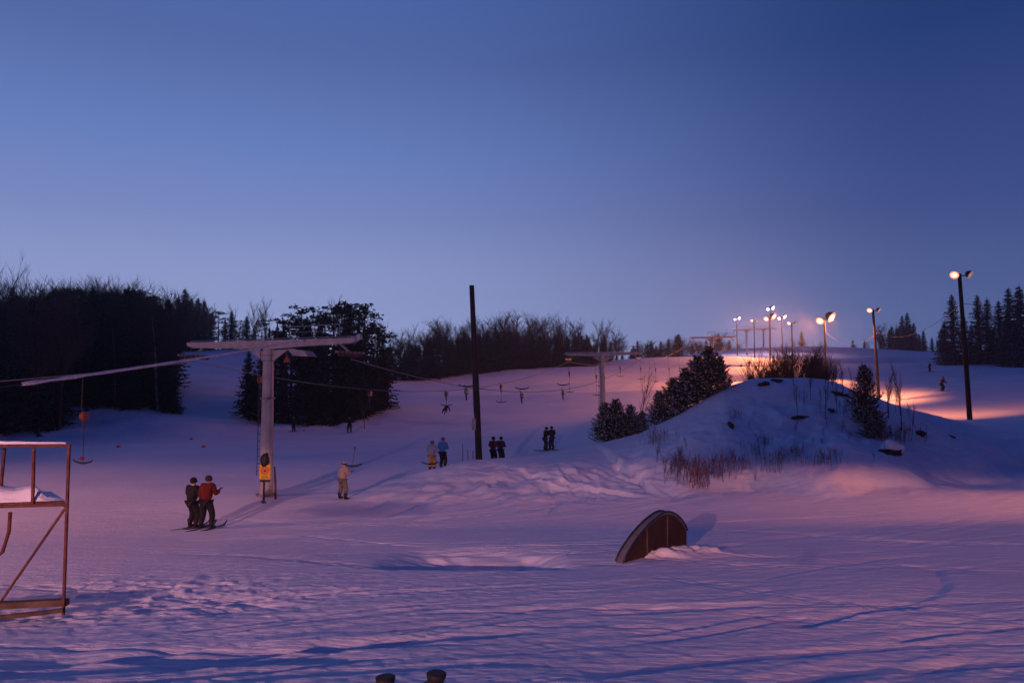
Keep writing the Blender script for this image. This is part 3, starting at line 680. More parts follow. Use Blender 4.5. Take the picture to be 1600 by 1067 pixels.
# red-brown thicket behind the mound crest and saplings on it
GT = 'red-brown bare saplings behind the mound crest'
for k in range(70):
    px = 1178+(k*1.83)+rnd.uniform(-3,3); d = 50+rnd.uniform(0,5)
    v = at(px, 600, d); top = 534+18*abs((px-1240)/62)**2+rnd.uniform(-6,18)
    z = hz(v.x, v.y); h = max(at(px, top, d).z-z, .8)
    plant('sapling', rnd.randrange(3), (v.x, v.y, z), h, 'sapling', 'red-brown bare sapling at the %s of the thicket behind the mound crest' % zone(px, 1178, 1306), GT, cat='sapling', wide=1.1)
for k in range(8):
    v = at(1148+k*3.6, 600, 52); plant('sapling', k % 3, (v.x, v.y, hz(v.x, v.y)), 2.1, 'sapling', 'thin red bare sapling in the small group beside the tallest mound pine', 'red saplings beside the mound pines', cat='sapling', wide=.8)
for px, d, top, lb in ((998,52,560,'tall thin bare birch between the young pines'),(1290,43,560,'tall bare sapling in front of the bright hill lamp pole'),(1283,42,600,'bare sapling left of the bright lamp pole'),(1303,43,575,'spiky bare tree right of the bright lamp pole'),(1318,42,600,'thin bare sapling over the dark rock'),(1312,41,640,'low bare sapling on the mound slope'),
    (1352,42,560,'thin tall sapling left of the second lamp pole'),(1388,41.5,575,'slim bare sapling right of the second lamp pole'),(1407,41.5,585,'slender bare sapling farther right of the second lamp pole'),(1420,41,625,'low leaning bare sapling on the right mound flank'),(1249,42,612,'thin bare stem left over the dark ledge'),(1262,42,612,'thin bare stem right over the dark ledge'),(1338,41,625,'bare sapling behind the right foot pine'),(1290,39,690,'low bare sapling at the mound foot')):
    v = at(px, 650, d); z = hz(v.x, v.y); h = max(at(px, top, d).z-z, .7)
    plant('dsapling' if px > 1000 else 'sapling', rnd.randrange(2), (v.x, v.y, z), h, 'sapling', lb, 'bare saplings on the mound', cat='sapling', wide=.8, lean=rnd.uniform(-.04,.04))
for k in range(16):
    px = 1244+k*11.8+rnd.uniform(-4,4); d = 40.5+rnd.uniform(-1,2.5); v = at(px, 650, d); z = hz(v.x, v.y); top = (575, 600, 560, 630)[k % 4]+rnd.uniform(-10,10)
    plant('dsapling', k % 2, (v.x, v.y, z), max(at(px, top, d).z-z, .8), 'sapling', 'tall thin bare sapling on the mound, %s' % zone(px, 1240, 1432, ('over the dark ledge','by the rounded rock','behind the right foot pine','left of the snow-capped boulder','right of the snow-capped boulder')), 'bare saplings on the mound', cat='sapling', wide=.62)
_r = random.Random(41)
for k in range(26):
    px, py = _r.uniform(1010, 1430), _r.uniform(655, 735); x, y = hit_base(px, py)
    plant('sapling' if k % 2 else 'dsapling', k % 2, (x, y, hz(x, y)), _r.uniform(.35, .9), 'twig', 'short bare twig in the snow of the mound, %s' % zone(px, 1010, 1430, ('under the young pines','left of the dark ledge','below the dark ledge','below the rounded rock','near the boulder')), 'bare twigs on the mound face', cat='twig', wide=1.3)
# dry reeds
def reed_mb(n, spread, h, seed):
    r = random.Random(seed); m = MB()
    for i in range(n):
        x, y = r.gauss(0, spread), r.gauss(0, spread*.6); a = r.gauss(0,.16); b = r.gauss(0,.16); hh = h*r.uniform(.5,1.1)
        m.tube([(x,y,-.05),(x+a*hh*.5,y+b*hh*.5,hh*.55),(x+a*hh*1.15,y+b*hh,hh)], [.008,.006,.003], 3, False)
        for j in range(3):
            t = r.uniform(.4,.8); s0 = Vector((x+a*hh*t, y+b*hh*t, hh*t)); m.tube([s0, s0+Vector((r.gauss(0,.08), r.gauss(0,.08), .2*hh))], [.007,.003], 3, False)
    return m
reed_m = []
for i in range(3):
    me = reed_mb(24, .42, 1.0, i).mesh('stems'); me.materials.append(MATS['reed']); reed_m.append(me)
for k, (px, py, s) in enumerate([(1052,742,1.0),(1062,750,1.1),(1075,757,1.1),(1090,765,1.3),(1098,768,1.3),(1113,752,.9),(1128,754,1.3),(1140,748,1.0),(1030,700,.9),(1020,702,.7),(1165,745,.7),(1205,745,.9),(1225,735,.8),(1240,728,.7),(1150,660,.5),(1180,720,.7),(1385,700,.9),(1400,705,.8),(1415,700,1.0),(1275,735,.8),(1300,735,.7),(1195,700,.6)]):
    x, y = hit_base(px, py)
    o = bpy.data.objects.new('dry_grass_tuft', reed_m[k % 3]); COL.objects.link(o); o.location = (x, y, hz(x, y)); o.scale = (s*1.15, s*1.15, s*1.0); o.rotation_euler[2] = k
    finish(o, 'tuft of dry brown stalks in the snow of the mound, %s' % zone(px, 1020, 1420, ('below the young pines','in the thickest patch','below the crest rocks','by the right pine','beside the boulder')), 'grass tuft', 'dry grass tufts on the mound')

# ---------------------------------------------------------------- dark rock patches and snow-laden boulder
def rock(px, py, dx, dz, label, seed, deep=.5):
    x, y = hit_base(px, py); z = hz(x, y); m = MB(); m.ball((0,0,0), (dx, deep, dz), 22, 12, .0, seed)
    m.v = [tuple(Vector(p)*(1+.9*float(fbm(p[0]*3.1+seed, p[2]*4+p[1]*2+seed*7, seed, 3)))) for p in m.v]
    o = m.build('rock', 'rock', loc=(x, y+.18, z-dz*.15)); finish(o, label, 'rock', 'bare rocks on the mound')
rock(1196, 611, .45, .16, 'flat dark rock just under the mound crest', 1); rock(1215, 609, .30, .17, 'small dark rock right of the flat crest rock', 2)
rock(1252, 658, .55, .13, 'dark crescent-shaped ledge in the middle of the mound', 3)
rock(1318, 630, .42, .30, 'rounded dark rock on the right shoulder of the mound', 4)
rock(1296, 646, .30, .10, 'thin dark rock left below the rounded one', 5)
rock(1438, 690, .22, .16, 'small slanted dark rock on the right mound flank', 6); rock(1487, 694, .15, .10, 'tiny dark rock on the blue shaded right flank', 7)
rock(1143, 670, .12, .2, 'small dark stone under the young pines', 8)
x, y = hit_base(1394, 722); z = hz(x, y)
b = thing('boulder', 'snow-capped boulder with a dark hollow at the mound foot', 'boulder', (x, y, z))
m = MB(); m.ball((0,0,.02), (.62,.4,.2), 20, 12, 0, 12); m.v = [tuple(Vector(p)*(1+.9*float(fbm(p[0]*3.3, p[2]*4+p[1]*2, 15, 3)))) for p in m.v]; m.build('rock', 'rock', b)
m = MB(); m.ball((.12,.25,.14), (.50,.42,.36), 20, 12, .0, 14); m.v = [tuple(Vector(p)*(1+.5*float(fbm(p[0]*2.3, p[2]*2.5+p[1]*2, 5, 3)))) for p in m.v]; m.build('snow_cap', 'snow', b, smooth=True)

# ---------------------------------------------------------------- ski lift
TW = [(412, 36, 0, 7.0), (942, 83, 1, 7.0), (1113, 148, 2, 7.0), (1167, 232, 3, 7.3), (1193, 250, 4, 7.3)]
def tower_pos(px, d, py=600): v = at(px, py, d); return v.x, v.y
T1 = tower_pos(417, 36, 700); T2 = tower_pos(942, 83, 640); T3 = tower_pos(1113, 148, 560); T4 = tower_pos(1167, 235, 530); T5 = tower_pos(1193, 262, 530)
arm_z = []
def tower(pos, topz, label, yaw, half=4.15, lean=0.0, wcol=.29):
    x, y = pos; z0 = hz(x, y); H = topz-z0
    t = thing('lift_tower', label, 'lift tower', (x, y, z0), yaw, 'towers of the drag lift')
    t.rotation_euler[1] = lean
    n = 12
    MB().tube([(0,0,-.5),(0,0,.1),(0,0,H*.55),(0,0,H-.15)], [wcol*1.05, wcol*1.05, wcol*.92, wcol*.78], n).build('column', 'painted_steel', t)
    for za, zb_, rf in ((.02,.10,1.55),(H*.62,H*.62+.07,1.12),(H-.95,H-.9,1.0),(H-.7,H-.66,1.0)): MB().tube([(0,0,za),(0,0,zb_)], [wcol*rf]*2, 16).build('flange', 'grey_steel', t)
    a = MB(); w = .19
    # box arm tapering to both ends, underside swept up
    xs = [-half, -half*.93, -half*.5, -.5, .5, half*.5, half*.95, half]; hb = [.08,.13,.155,.19,.19,.145,.11,.065]
    v = []
    for xx, b_ in zip(xs, hb):
        v += [(xx,-w,H),(xx,w,H),(xx,w*.8,H-2*b_),(xx,-w*.8,H-2*b_)]
    f = [(i*4+k, i*4+(k+1) % 4, (i+1)*4+(k+1) % 4, (i+1)*4+k) for i in range(len(xs)-1) for k in range(4)]+[(3,2,1,0), tuple(range(len(v)-4, len(v)))]
    a.add(v, f); a.build('crossarm', 'painted_steel', t)
    g = MB()
    for sg in (-1,1): g.add([(sg*.25,-.02,H-.45),(sg*1.15,-.02,H-.42),(sg*.25,-.02,H-.95),(sg*.25,.02,H-.45),(sg*1.15,.02,H-.42),(sg*.25,.02,H-.95)], [(0,1,2),(5,4,3),(0,3,4,1),(1,4,5,2),(2,5,3,0)])
    g.build('gusset', 'painted_steel', t)
    # thin snow lying on the arm
    s = MB(); s.add([(p[0]*.98, p[1]*.9, p[2]+.02+(.05 if 0 < i < 7 else 0)) for i in range(8) for p in ((xs[i],-w,H),(xs[i],w,H))]+[(xs[i]*.98, 0, H+.09) for i in range(8)],
        [q for i in range(7) for q in ((i*2, 16+i, 17+i, i*2+2), (i*2+1, i*2+3, 17+i, 16+i))]); s.build('snow_strip', 'snow', t, smooth=True)
    r = MB()
    for xx in (1.2, 2.6, 3.95): r.tube([(xx,0,H),(xx,0,H+.62)], .02, 5)
    r.tube([(1.0,0,H+.58),(3.95,0,H+.62)], .022, 5); r.tube([(1.2,0,H+.32),(3.95,0,H+.34)], .012, 5); r.build('railing', 'grey_steel', t)
    u = MB(); u.tube([(-.75,0,H),(-.75,0,H+.82),(-.68,0,H+.9),(.43,0,H+.9),(.5,0,H+.82),(.5,0,H)], .025, 6); u.build('service_frame', 'dark_steel', t)
    l = MB()
    for sy in (-.17,.17): l.tube([(-wcol-.12,sy,.9),(-wcol-.02,sy,H-.4)], .018, 5)
    zz = 1.1
    while zz < H-.6: l.tube([(-wcol-.11+.1*zz/H,-.17,zz),(-wcol-.11+.1*zz/H,.17,zz)], .012, 4); zz += .33
    l.build('ladder', 'dark_steel', t)
    for sg in (-1, 1):
        xx = sg*(half-.35)
        br = MB(); br.bar((xx-sg*.5,0,H-.25), (xx,0,H-.62), .10, .08); br.bar((xx,-1.0,H-.62), (xx,1.0,H-.62), .10, .09); br.build('sheave_bracket', 'grey_steel', t)
        for k in range(6):
            yy = -.75+k*.30; w_ = MB(); w_.tube([(xx-.05,yy,H-.70),(xx-.03,yy,H-.70),(xx+.03,yy,H-.70),(xx+.05,yy,H-.70)], [.11,.09,.09,.11], 14); w_.build('sheave', 'rust' if k % 2 else 'dark_steel', t)
    e = MB(); e.ball((half+.1,0,H+.04), .14, 12, 8); e.build('end_light', 'painted_steel', t, smooth=True)
    arm_z.append(H+z0)
    return t
yaw1 = math.atan2(-20.7, 47)
c1, s1 = math.cos(yaw1), math.sin(yaw1)
tops = [at(412, 532, 36).z, at(942, 551, 83).z, at(1113, 526, 148).z, at(1167, 514, 235).z, at(1193, 513, 262).z]
t1 = tower(T1, tops[0], 'nearest large lift tower, pale column with yellow sign at its foot', yaw1-.02, half=4.85)
tower(T2, tops[1], 'second lift tower, standing behind the left cluster of snowy pines', yaw1)
tower(T3, tops[2], 'third lift tower, rising above the tallest young pine', yaw1)
tower(T4, tops[3], 'fourth lift tower, leftmost of the two on the lit hilltop', yaw1, 4.0)
tower(T5, tops[4], 'fifth and farthest lift tower, right one on the lit hilltop', yaw1, 4.0)
# extra bits hanging under the nearest arm
hk = MB(); hk.add([(0,-.3,0),(.9,-.3,-.1),(1.15,-.3,-.35),(.3,-.3,-.3),(0,.3,0),(.9,.3,-.1),(1.15,.3,-.35),(.3,.3,-.3)], [(0,1,2,3),(7,6,5,4),(0,4,5,1),(1,5,6,2),(2,6,7,3),(3,7,4,0)])
H1 = tops[0]-hz(*T1)
hk.build('guide_plate', 'painted_steel', t1, loc=(1.35,0,H1-.42))
hk = MB(); hk.tube([(1.0,0,H1-.4),(1.05,0,H1-.75)], .02, 6); hk.add([(.85,-.02,H1-1.0),(1.3,-.02,H1-1.0),(1.07,-.02,H1-.7),(.85,.02,H1-1.0),(1.3,.02,H1-1.0),(1.07,.02,H1-.7)], [(0,1,2),(5,4,3),(0,3,4,1),(1,4,5,2),(2,5,3,0)])
hk.build('warning_triangle', 'orange_plastic', t1)
# ropes
def rope_pts(a, b, sag, n=28): return [a+(b-a)*(i/n)-Vector((0,0,4*sag*(i/n)*(1-i/n))) for i in range(n+1)]
def arm_end(T, topz, sg, half=4.15):
    return Vector((T[0]+sg*(half-.35)*c1, T[1]+sg*(half-.35)*s1, topz-.9))
TT = [T1, T2, T3, T4, T5]; spans = []
left_spans = []; 
names = ['first and second', 'second and third', 'third and fourth', 'fourth and fifth']
for i in range(4):
    for sg, side_ in ((-1,'left'),(1,'right')):
        a = arm_end(TT[i], tops[i], sg, 4.85 if i == 0 else 4.15); b_ = arm_end(TT[i+1], tops[i+1], sg); pts = rope_pts(a, b_, [2.2,2.0,1.8,.3][i])
        o = MB().tube(pts, .02, 5).build('haul_rope', 'rope'); finish(o, '%s haul rope strung between the %s lift towers' % (side_, names[i]), 'rope', 'haul ropes of the drag lift')
        (left_spans if sg < 0 else spans).append(pts)
e = arm_end(T1, tops[0], -1, 4.85); e2 = e+Vector((-20.7*.55, -47*.55, -1.6)); pts = rope_pts(e2, e, .5); left_spans.insert(0, pts)
finish(MB().tube(pts, .02, 5).build('haul_rope', 'rope'), 'haul rope running from the nearest tower out past the left frame edge', 'rope', 'haul ropes of the drag lift')
e = at(478, 531, 34.9); q = at(35, 600, 21.5)
pts = rope_pts(q, e, .06, 40); finish(MB().tube(pts, [.050+.014*math.sin(i*1.7)*(1 if i < 8 else .3)-.018*i/40 for i in range(41)], 7).build('frosted_rope', 'frosted_rope', smooth=True), 'thick frost-coated rope descending left from the nearest lift tower', 'rope', 'haul ropes of the drag lift')
q2 = q+(q-pts[3])*6  # the rope's loss of light past here is put into a dark colour
finish(MB().tube([q, q2], .02, 5).build('haul_rope', 'dark_steel'), 'unlit end of the frosted rope, coloured dark, running on past the left frame edge', 'rope', 'haul ropes of the drag lift')
# an electric cable hanging near the bright lamp, and by the third tower
def cable(p, q, sag, r, label, m='rope'): finish(MB().tube(rope_pts(Vector(p), Vector(q), sag), r, 5).build('power_cable', m), label, 'cable')

def rope_at(spans_, px):
    best = None
    for pts in spans_:
        for a, b_ in zip(pts[:-1], pts[1:]):
            for k in range(6):
                p = a+(b_-a)*k/6; u = 800+F*p.x/((p.y)*cp+(p.z-5)*sp)
                if p.y > 10 and (best is None or abs(u-px) < best[0]): best = (abs(u-px), p.copy())
    return best[1]
def tbar(px, spans_, spool_z_py, bar_py, label, extra=False, short=False, offs=0):
    p = rope_at(spans_, px); d = p.y
    zs = at(px, spool_z_py, d).z; zb = at(px, bar_py, d).z
    zs = min(zs, p.z-.25)
    t = thing('t_bar', label, 't-bar', (p.x, p.y, zb), yaw1*.6, 'T-bars hanging from the drag lift')
    hs = zs-zb
    MB().tube([(-.12,0,p.z-zb),(-.14,0,hs+.35),(-.05,0,hs+.16),(.0,0,hs+.12)], .022, 6).build('hanger', 'dark_steel', t)
    m = MB(); m.tube([(-.10,0,hs),(.10,0,hs)], [.17,.17], 14); m.box((0,0,hs+.1), (.1,.14,.16), None, .01); m.build('spring_box', 'orange_plastic' if not short else 'grey_steel', t)
    m = MB(); m.tube([(-.04,0,hs-.12),(.04,0,hs-.12),(.03,0,hs-.5),(-.03,0,hs-.5)][:1]+[(0,0,hs-.5)], [.06,.04], 8); m.build('cord_guide', 'dark_steel', t)
    if hs > .5: MB().tube([(0,0,.04),(0,0,hs-.1)], .018, 5).build('cord', 'dark_steel', t)
    b_ = MB(); b_.tube([(-.47,0,.10),(-.38,0,.03),(-.2,0,-.02),(0,0,-.035),(.2,0,-.02),(.38,0,.03),(.47,0,.10)], [.025,.032,.038,.045,.038,.032,.025], 8); b_.build('crossbar', 'rubber', t, smooth=True)
    if extra:
        m = MB()
        for dx, dz in ((-.32,-.62),(-.12,-.7),(.05,-.55),(.3,-.45),(-.2,-.42)): m.tube([(0,0,-.05),(dx*.45,.05,dz*.35),(dx*.8,0,dz*.6),(dx,-.04,dz)], [.07,.06,.055,.03], 6)
        m.build('hanging_strap', 'rubber', t, smooth=True)
    return t
tbar(136, left_spans, 650, 722, 'nearest T-bar, low beside the rusty frame at far left')
tbar(409, left_spans, 590, 648, 'T-bar hanging in front of the nearest tower column')
tbar(579, left_spans, 590, 637, 'T-bar hanging before the right edge of the dark conifer clump')
tbar(697, left_spans, 603, 633, 'T-bar with dark straps dangling under its bar', extra=True)
tbar(784, left_spans, 597, 628, 'T-bar hanging just right of the tall bare pole')
tbar(889, left_spans, 583, 612, 'T-bar hanging left of the second tower')
tbar(932, left_spans, 588, 617, 'T-bar hanging right beside the second tower column')
tbar(938, left_spans, 581, 603, 'small T-bar overlapping the second tower column')
for px, a_, b_, lb in ((969,572,588,'first small T-bar beyond the second tower'),(1001,576,592,'second small T-bar beyond the second tower'),(1024,577,596,'third small T-bar beyond the second tower'),(1045,577,593,'fourth small T-bar, over the orange light band'),(1062,575,588,'fifth small T-bar, close left of the third tower'),(1080,570,583,'sixth small T-bar, nearest the third tower')):
    tbar(px, left_spans, a_, b_, lb)
tbar(729, spans, 597, 603, 'retracted T-bar just left of the tall bare pole', short=True); tbar(815, spans, 600, 607, 'retracted T-bar on the downhill rope over the blue snow', short=True); tbar(880, spans, 594, 601, 'retracted T-bar left of the larger one by the second tower', short=True)

# ---------------------------------------------------------------- sign, stake, bare pole
x, y = T1; v = at(414, 779, 34.3); z = hz(v.x, v.y)
t = thing('warning_sign', 'yellow warning sign with orange disc and dark hood before the nearest tower', 'sign', (v.x, v.y, z), .05)
MB().tube([(-.05,0,-.3),(-.05,0,1.7)], .05, 8).tube([(-.05,0,-.02),(-.02,0,.04)], .13, 10).build('post', 'dark_steel', t)
zt = at(414, 725, 34.3).z-z; zb = at(414, 749, 34.3).z-z; hh = zt-zb
MB().box((.0,-.08,(zt+zb)/2), (.47,.06,hh), None, .03).build('sign_board', 'yellow_paint', t)
m = MB(); n = 22; cz_ = zb+hh*.62
m.tube([(0,-.112,cz_),(0,-.122,cz_)], .17, 22); m.build('disc', 'orange_paint', t)
m = MB(); m.tube([(0,-.124,cz_-.02),(0,-.130,cz_-.02)], .045, 12); 
for k in range(12):
    a = math.pi*2*k/12; b2 = math.pi*2*(k+1)/12; m.bar((.17*math.cos(a),-.126,cz_+.17*math.sin(a)), (.17*math.cos(b2),-.126,cz_+.17*math.sin(b2)), .012, .008, 0)
for k in range(3): m.box((0,-.113,zb+.06+k*.055), (.33-.04*k,.008,.014))
m.build('marking', 'black_paint', t)
m = MB(); m.ball((-.02,-.05,zt+.16), (.19,.13,.30), 14, 9, .18, 3); m.ball((.06,-.03,zt+.36), (.07,.07,.14), 10, 6, .1, 4); m.build('hood', 'rubber', t, smooth=True)
MB().box((0,-.05,zb-.05), (.42,.16,.08), None, .02).build('bottom_pad', 'rubber', t)
v = at(431, 771, 35.2); z = hz(v.x, v.y)
t = thing('marker_post', 'leaning rust-red marker post right of the yellow sign', 'post', (v.x, v.y, z))
MB().tube([(0,0,-.3),(-.03,0,.7),(-.07,0,1.42)], [.055,.05,.03], 8).build('stake', 'red_orange' if False else 'rust', t)
v = at(749, 718, 43.2); zb = hz(v.x, v.y); tp = at(737, 446, 43.2)
t = thing('utility_pole', 'tall bare wooden pole without lamp on the snow bank', 'pole', (v.x, v.y, zb))
dx = tp.x-v.x; dz = tp.z-zb
MB().tube([(0,0,-.6),(dx*.3,0,dz*.3),(dx*.65,0,dz*.65),(dx,0,dz)], [.185,.17,.15,.13], 12).build('shaft', 'wood_pole', t, smooth=True)
MB().box((dx*.2-.2,-.1,dz*.2), (.22,.2,.62), None, .02).build('junction_box', 'grey_steel', t)
MB().tube([(dx*.2-.17,-.08,dz*.2+.3),(dx*.3-.19,-.02,dz*.3),(dx*.6-.15,-.02,dz*.6)], .015, 5).build('conduit', 'dark_steel', t)
for px, hh, lb in ((723,.95,'tallest thin stake left of the bare wooden pole'),(731,.55,'short thin stake between the tall stake and the pole'),(739,.5,'short thin stake right beside the wooden pole')):
    v = at(px, 715, 43.6); o = MB().tube([(0,0,-.2),(0,0,hh)], .02, 6).build('stake', 'rust', loc=(v.x, v.y, hz(v.x, v.y))); finish(o, lb, 'stake', 'thin stakes by the wooden pole')

# ---------------------------------------------------------------- lamp posts
def lamp_post(px, basepy, d, headpy, headpx, label, aim, watts, glass='lamp_glass', big=1.0, twin=True, cone=150, lit_right=False, lc=WARM):
    v = at(px, basepy, d); z = hz(v.x, v.y); hp = at(headpx, headpy, d); H = hp.z-z; dx = hp.x-v.x
    t = thing('lamp_post', label, 'lamp post', (v.x, v.y, z), 0, 'floodlight posts of the piste')
    MB().tube([(0,0,-.6),(dx*.35,0,H*.35),(dx*.7,0,H*.7),(dx,0,H+.1)], [.17,.155,.135,.12], 10).build('pole', 'wood_pole', t, smooth=True)
    MB().bar((dx-.45,-.16,H-.05), (dx+.45,-.16,H-.05), .07, .07).build('bracket', 'dark_steel', t)
    b = big
    for sg in ((-1, 1) if twin else (-1,)):
        # floodlight: wedge housing, glass tilted down and outwards
        fd = Vector((sg*.55, -.62, -.56)).normalized(); q = fd.to_track_quat('-Z', 'Y').to_matrix()
        b = .86*big*((1.12 if sg > 0 else .8) if lit_right else .9); c = Vector((dx+sg*(.30 if lit_right else .46)*big, -.24-.1*(sg > 0)*big, H+.02+(.12*big*sg if lit_right else 0)))
        ms = MB(); ms.tube([c+q @ Vector((0,0,z_))*b for z_ in (.30,.28,.10,-.10,-.13)], [.10*b,.17*b,.30*b,.37*b,.385*b], 14)
        hs = ms.build('lamp_housing', 'dark_steel', t, smooth=True)
        lit = sg < 0 or lit_right
        mg = MB(); mg.tube([c+q @ Vector((0,0,z_))*b for z_ in (-.131,-.137)], [.37*b,.36*b], 18); mg.build('reflector', ('lamp_rim_glow' if lit else 'lamp_glass_dim'), hs)  # reflector ring emits its own orange, standing in for lamplight bounced off it
        mg = MB(); mg.ball((0,0,0), (.21*b,.18*b,.05*b), 16, 8); mg.v = [tuple(c+q @ (Vector(p)+Vector((0,0,-.14*b)))) for p in mg.v]
        mg.build('lamp_glass', glass if lit else 'lamp_glass_dim', hs, smooth=True)
        if lit and watts:
            wp = Vector((v.x, v.y, z))+c+fd*.35*b
            lp_ = c+Vector((sg*.8, .75, -.3)); o = add_spot('spot_light', lp_, lp_+Vector(aim), watts if sg < 0 else watts*.6, cone, .6, lc); o.parent = t
    return t
lamp_post(1516, 662, 54, 430, 1499, 'nearest lit lamp post, leaning, in front of the right spruces', (.0,.8,-.55), 4800, twin=True, cone=130)
lamp_post(1374, 626, 88, 485, 1364, 'second lit lamp post, right of the mound crest', (-.3,.2,-.7), 13000, twin=True, cone=150)
lamp_post(1291, 612, 123, 498, 1288, 'brightest orange lamp post, behind the right end of the thicket', (-.8,-.1,-.5), 32000, big=2.4, lit_right=True)
lamp_post(1239, 590, 160, 505, 1237, 'slim lamp post whose lamp points left, behind the thicket', (-.8,-.1,-.5), 26000, big=1.3)
lamp_post(1203, 560, 200, 496, 1202, 'lower of the two stacked lights above the hilltop thicket', (-.5,-.3,-.8), 12000, big=2.6, lit_right=True)
WH = (1, .58, .85)
lamp_post(1204, 549, 238, 482, 1203, 'highest lamp on the hilltop, directly above the bright one', (-.3,-.5,-.8), 2500, big=2.0, lit_right=True, glass='lamp_glass_white', lc=WH)
lamp_post(1223, 551, 232, 496, 1221, 'pinkish lamp post between the stacked lights and the slim post', (-.3,-.5,-.8), 2500, big=2.1, lit_right=True, glass='lamp_glass_white', lc=WH)
lamp_post(1179, 553, 218, 501, 1178, 'dim lamp post on the hilltop, second from the left', (-.6,-.3,-.7), 8000, big=1.3)
lamp_post(1152, 550, 238, 498, 1151, 'white lamp post leftmost on the hilltop', (-.5,-.4,-.8), 2500, big=1.6, lit_right=True, glass='lamp_glass_white', lc=WH)
p1 = at(1290, 518, 123); p2 = at(1372, 520, 89)
cable(p1, p2, 1.6, .02, 'power cable sagging between the brightest and second lamp posts', 'frosted_rope')
p3 = at(1503, 474, 54); cable(p2, p3, 1.2, .018, 'thin cable from the second lamp post to the nearest one', 'dark_steel'); cable(p3, (p3.x+8, p3.y-14, p3.z+.3), 1.0, .018, 'thin cable running right from the nearest lamp post', 'dark_steel')

# ---------------------------------------------------------------- rainbow rail box (jib ramp)
q0 = at(968, 878, 19.6); q1 = at(1068, 828, 21.9)
ax = Vector((q1.x-q0.x, q1.y-q0.y, 0)); 
ax_len = ax.length; yawR = math.atan2(ax.y, ax.x)
t = thing('rainbow_ramp', 'arched wooden rainbow ramp half buried in snow', 'ramp', (q0.x, q0.y, 0), yawR)
z0 = q0.z; z1 = q1.z; top = at(1032, 802, 20.9).z
n = 28; arc = []
for i in range(n+1):
    s_ = i/n; th = math.pi*s_; xx = ax_len*(s_*1.0)
    zz = z0+(z1-z0)*s_+(top-(z0+z1)/2-.10)*max(0,math.sin(th))**.8*(1+.22*math.cos(th*1.0-2.0)*0)
    arc.append((xx, zz))
# skew the apex right as in the photo: left leg long, right side short
arc = [(ax_len*((i/n)**1.0), z0+(z1-z0)*(i/n)+(top-z0-(z1-z0)*.62)*max(0,1-abs((i/n-.62)/(.62 if i/n < .62 else .38))**1.75)**.80) for i in range(n+1)]
def strip(y0, y1, thick, up):
    v = []
    for x_, z_ in arc: v += [(x_, y0, z_+up), (x_, y1, z_+up), (x_, y1, z_+up-thick), (x_, y0, z_+up-thick)]
    f = [(i*4+k, i*4+(k+1) % 4, (i+1)*4+(k+1) % 4, (i+1)*4+k) for i in range(n) for k in range(4)]+[(3,2,1,0), (n*4, n*4+1, n*4+2, n*4+3)]
    return v, f
m = MB(); m.add(*strip(-.10,.10,.045,0)); m.build('slide_surface', 'grey_steel', t)
for yy in (-.115,.115): MB().tube([(x_, yy, z_+.02) for x_, z_ in arc], .026, 8).build('edge_rail', 'dark_steel', t, smooth=True)
for yy in (-.08,.08):
    v = []; 
    for x_, z_ in arc: v += [(x_, yy-.009, z_-.05), (x_, yy-.009, min(z0,z1)-.5), (x_, yy+.009, z_-.05), (x_, yy+.009, min(z0,z1)-.5)]
    f = []
    for i in range(n): a = i*4; b_ = a+4; f += [(a, a+1, b_+1, b_), (a+2, b_+2, b_+3, a+3), (a, b_, b_+2, a+2)]
    m = MB(); m.add(v, f); m.build('side_panel', 'plywood', t)
for fr in (.36,.68):
    i = int(fr*n); x_, z_ = arc[i]; m = MB(); m.box((x_,-.10,(z_-.07+z0-.4)/2), (.05,.022,z_-.07-z0+.4), None, .004); m.build('batten', 'wood_old', t)

# ---------------------------------------------------------------- rusty frame at the left edge
dF = 13.0
def FP(px, py, d=dF): return at(px, py, d)
t = thing('steel_frame', 'rusty steel platform frame carrying snow at the left edge', 'steel frame', (0,0,0))
FB = Vector((-.9, 1.15, 0))     # depth of the platform, running back and left
def seg(name, a, b, w, h, m='rust', bev=.004): return MB().bar(a, b, w, h, bev).build(name, m, t)
c0 = FP(108, 696); c1_ = FP(104, 790); c2 = FP(99, 958)
seg('post', c0, c2+Vector((0,0,-.15)), .042, .042)
seg('post', FP(53, 700), FP(51, 786), .042, .042)
seg('post', FP(7, 700, dF+.5), FP(1, 768, dF+.5), .042, .042)
L = FP(-190, 698); seg('top_rail', L, c0+Vector((.03,0,0)), .038, .038)
dL = FP(-190, 797); seg('deck_beam', dL, FP(103, 788), .04, .05)
seg('brace', FP(101, 795), FP(-6, 950), .034, .034)
seg('base_beam', FP(-120, 951, 12.6), FP(107, 940, 13.1), .14, .10, 'wood_old'); seg('base_beam', FP(-120, 978, 11.8), FP(98, 953, 12.6), .06, .06, 'wood_old')
b0 = c1_+FB*1.0; bL = dL+FB
seg('deck_beam', bL, b0, .05, .06); seg('cross_beam', c1_+Vector((0,0,-.01)), b0, .045, .05)
sv = []; 
nx, ny = 34, 10
for i in range(nx+1):
    for j in range(ny+1):
        u = i/nx; w_ = j/ny; p = dL.lerp(FP(100, 787), u)+FB*w_*.97+Vector((0,.03,.05))
        e_ = min(1, min(w_, 1-w_)*5, (1-u)*9); hgt = max(0., e_)**.5*(.16+.05*math.sin(u*9+w_*3)+.04*math.sin(u*23))*(1-.72*float(sstep(.84,.92,u)))
        sv.append((p.x, p.y, p.z+hgt))
m = MB(); m.add(sv, [(i*(ny+1)+j, (i+1)*(ny+1)+j, (i+1)*(ny+1)+j+1, i*(ny+1)+j+1) for i in range(nx) for j in range(ny)]); m.build('deck_snow', 'snow', t, smooth=True)
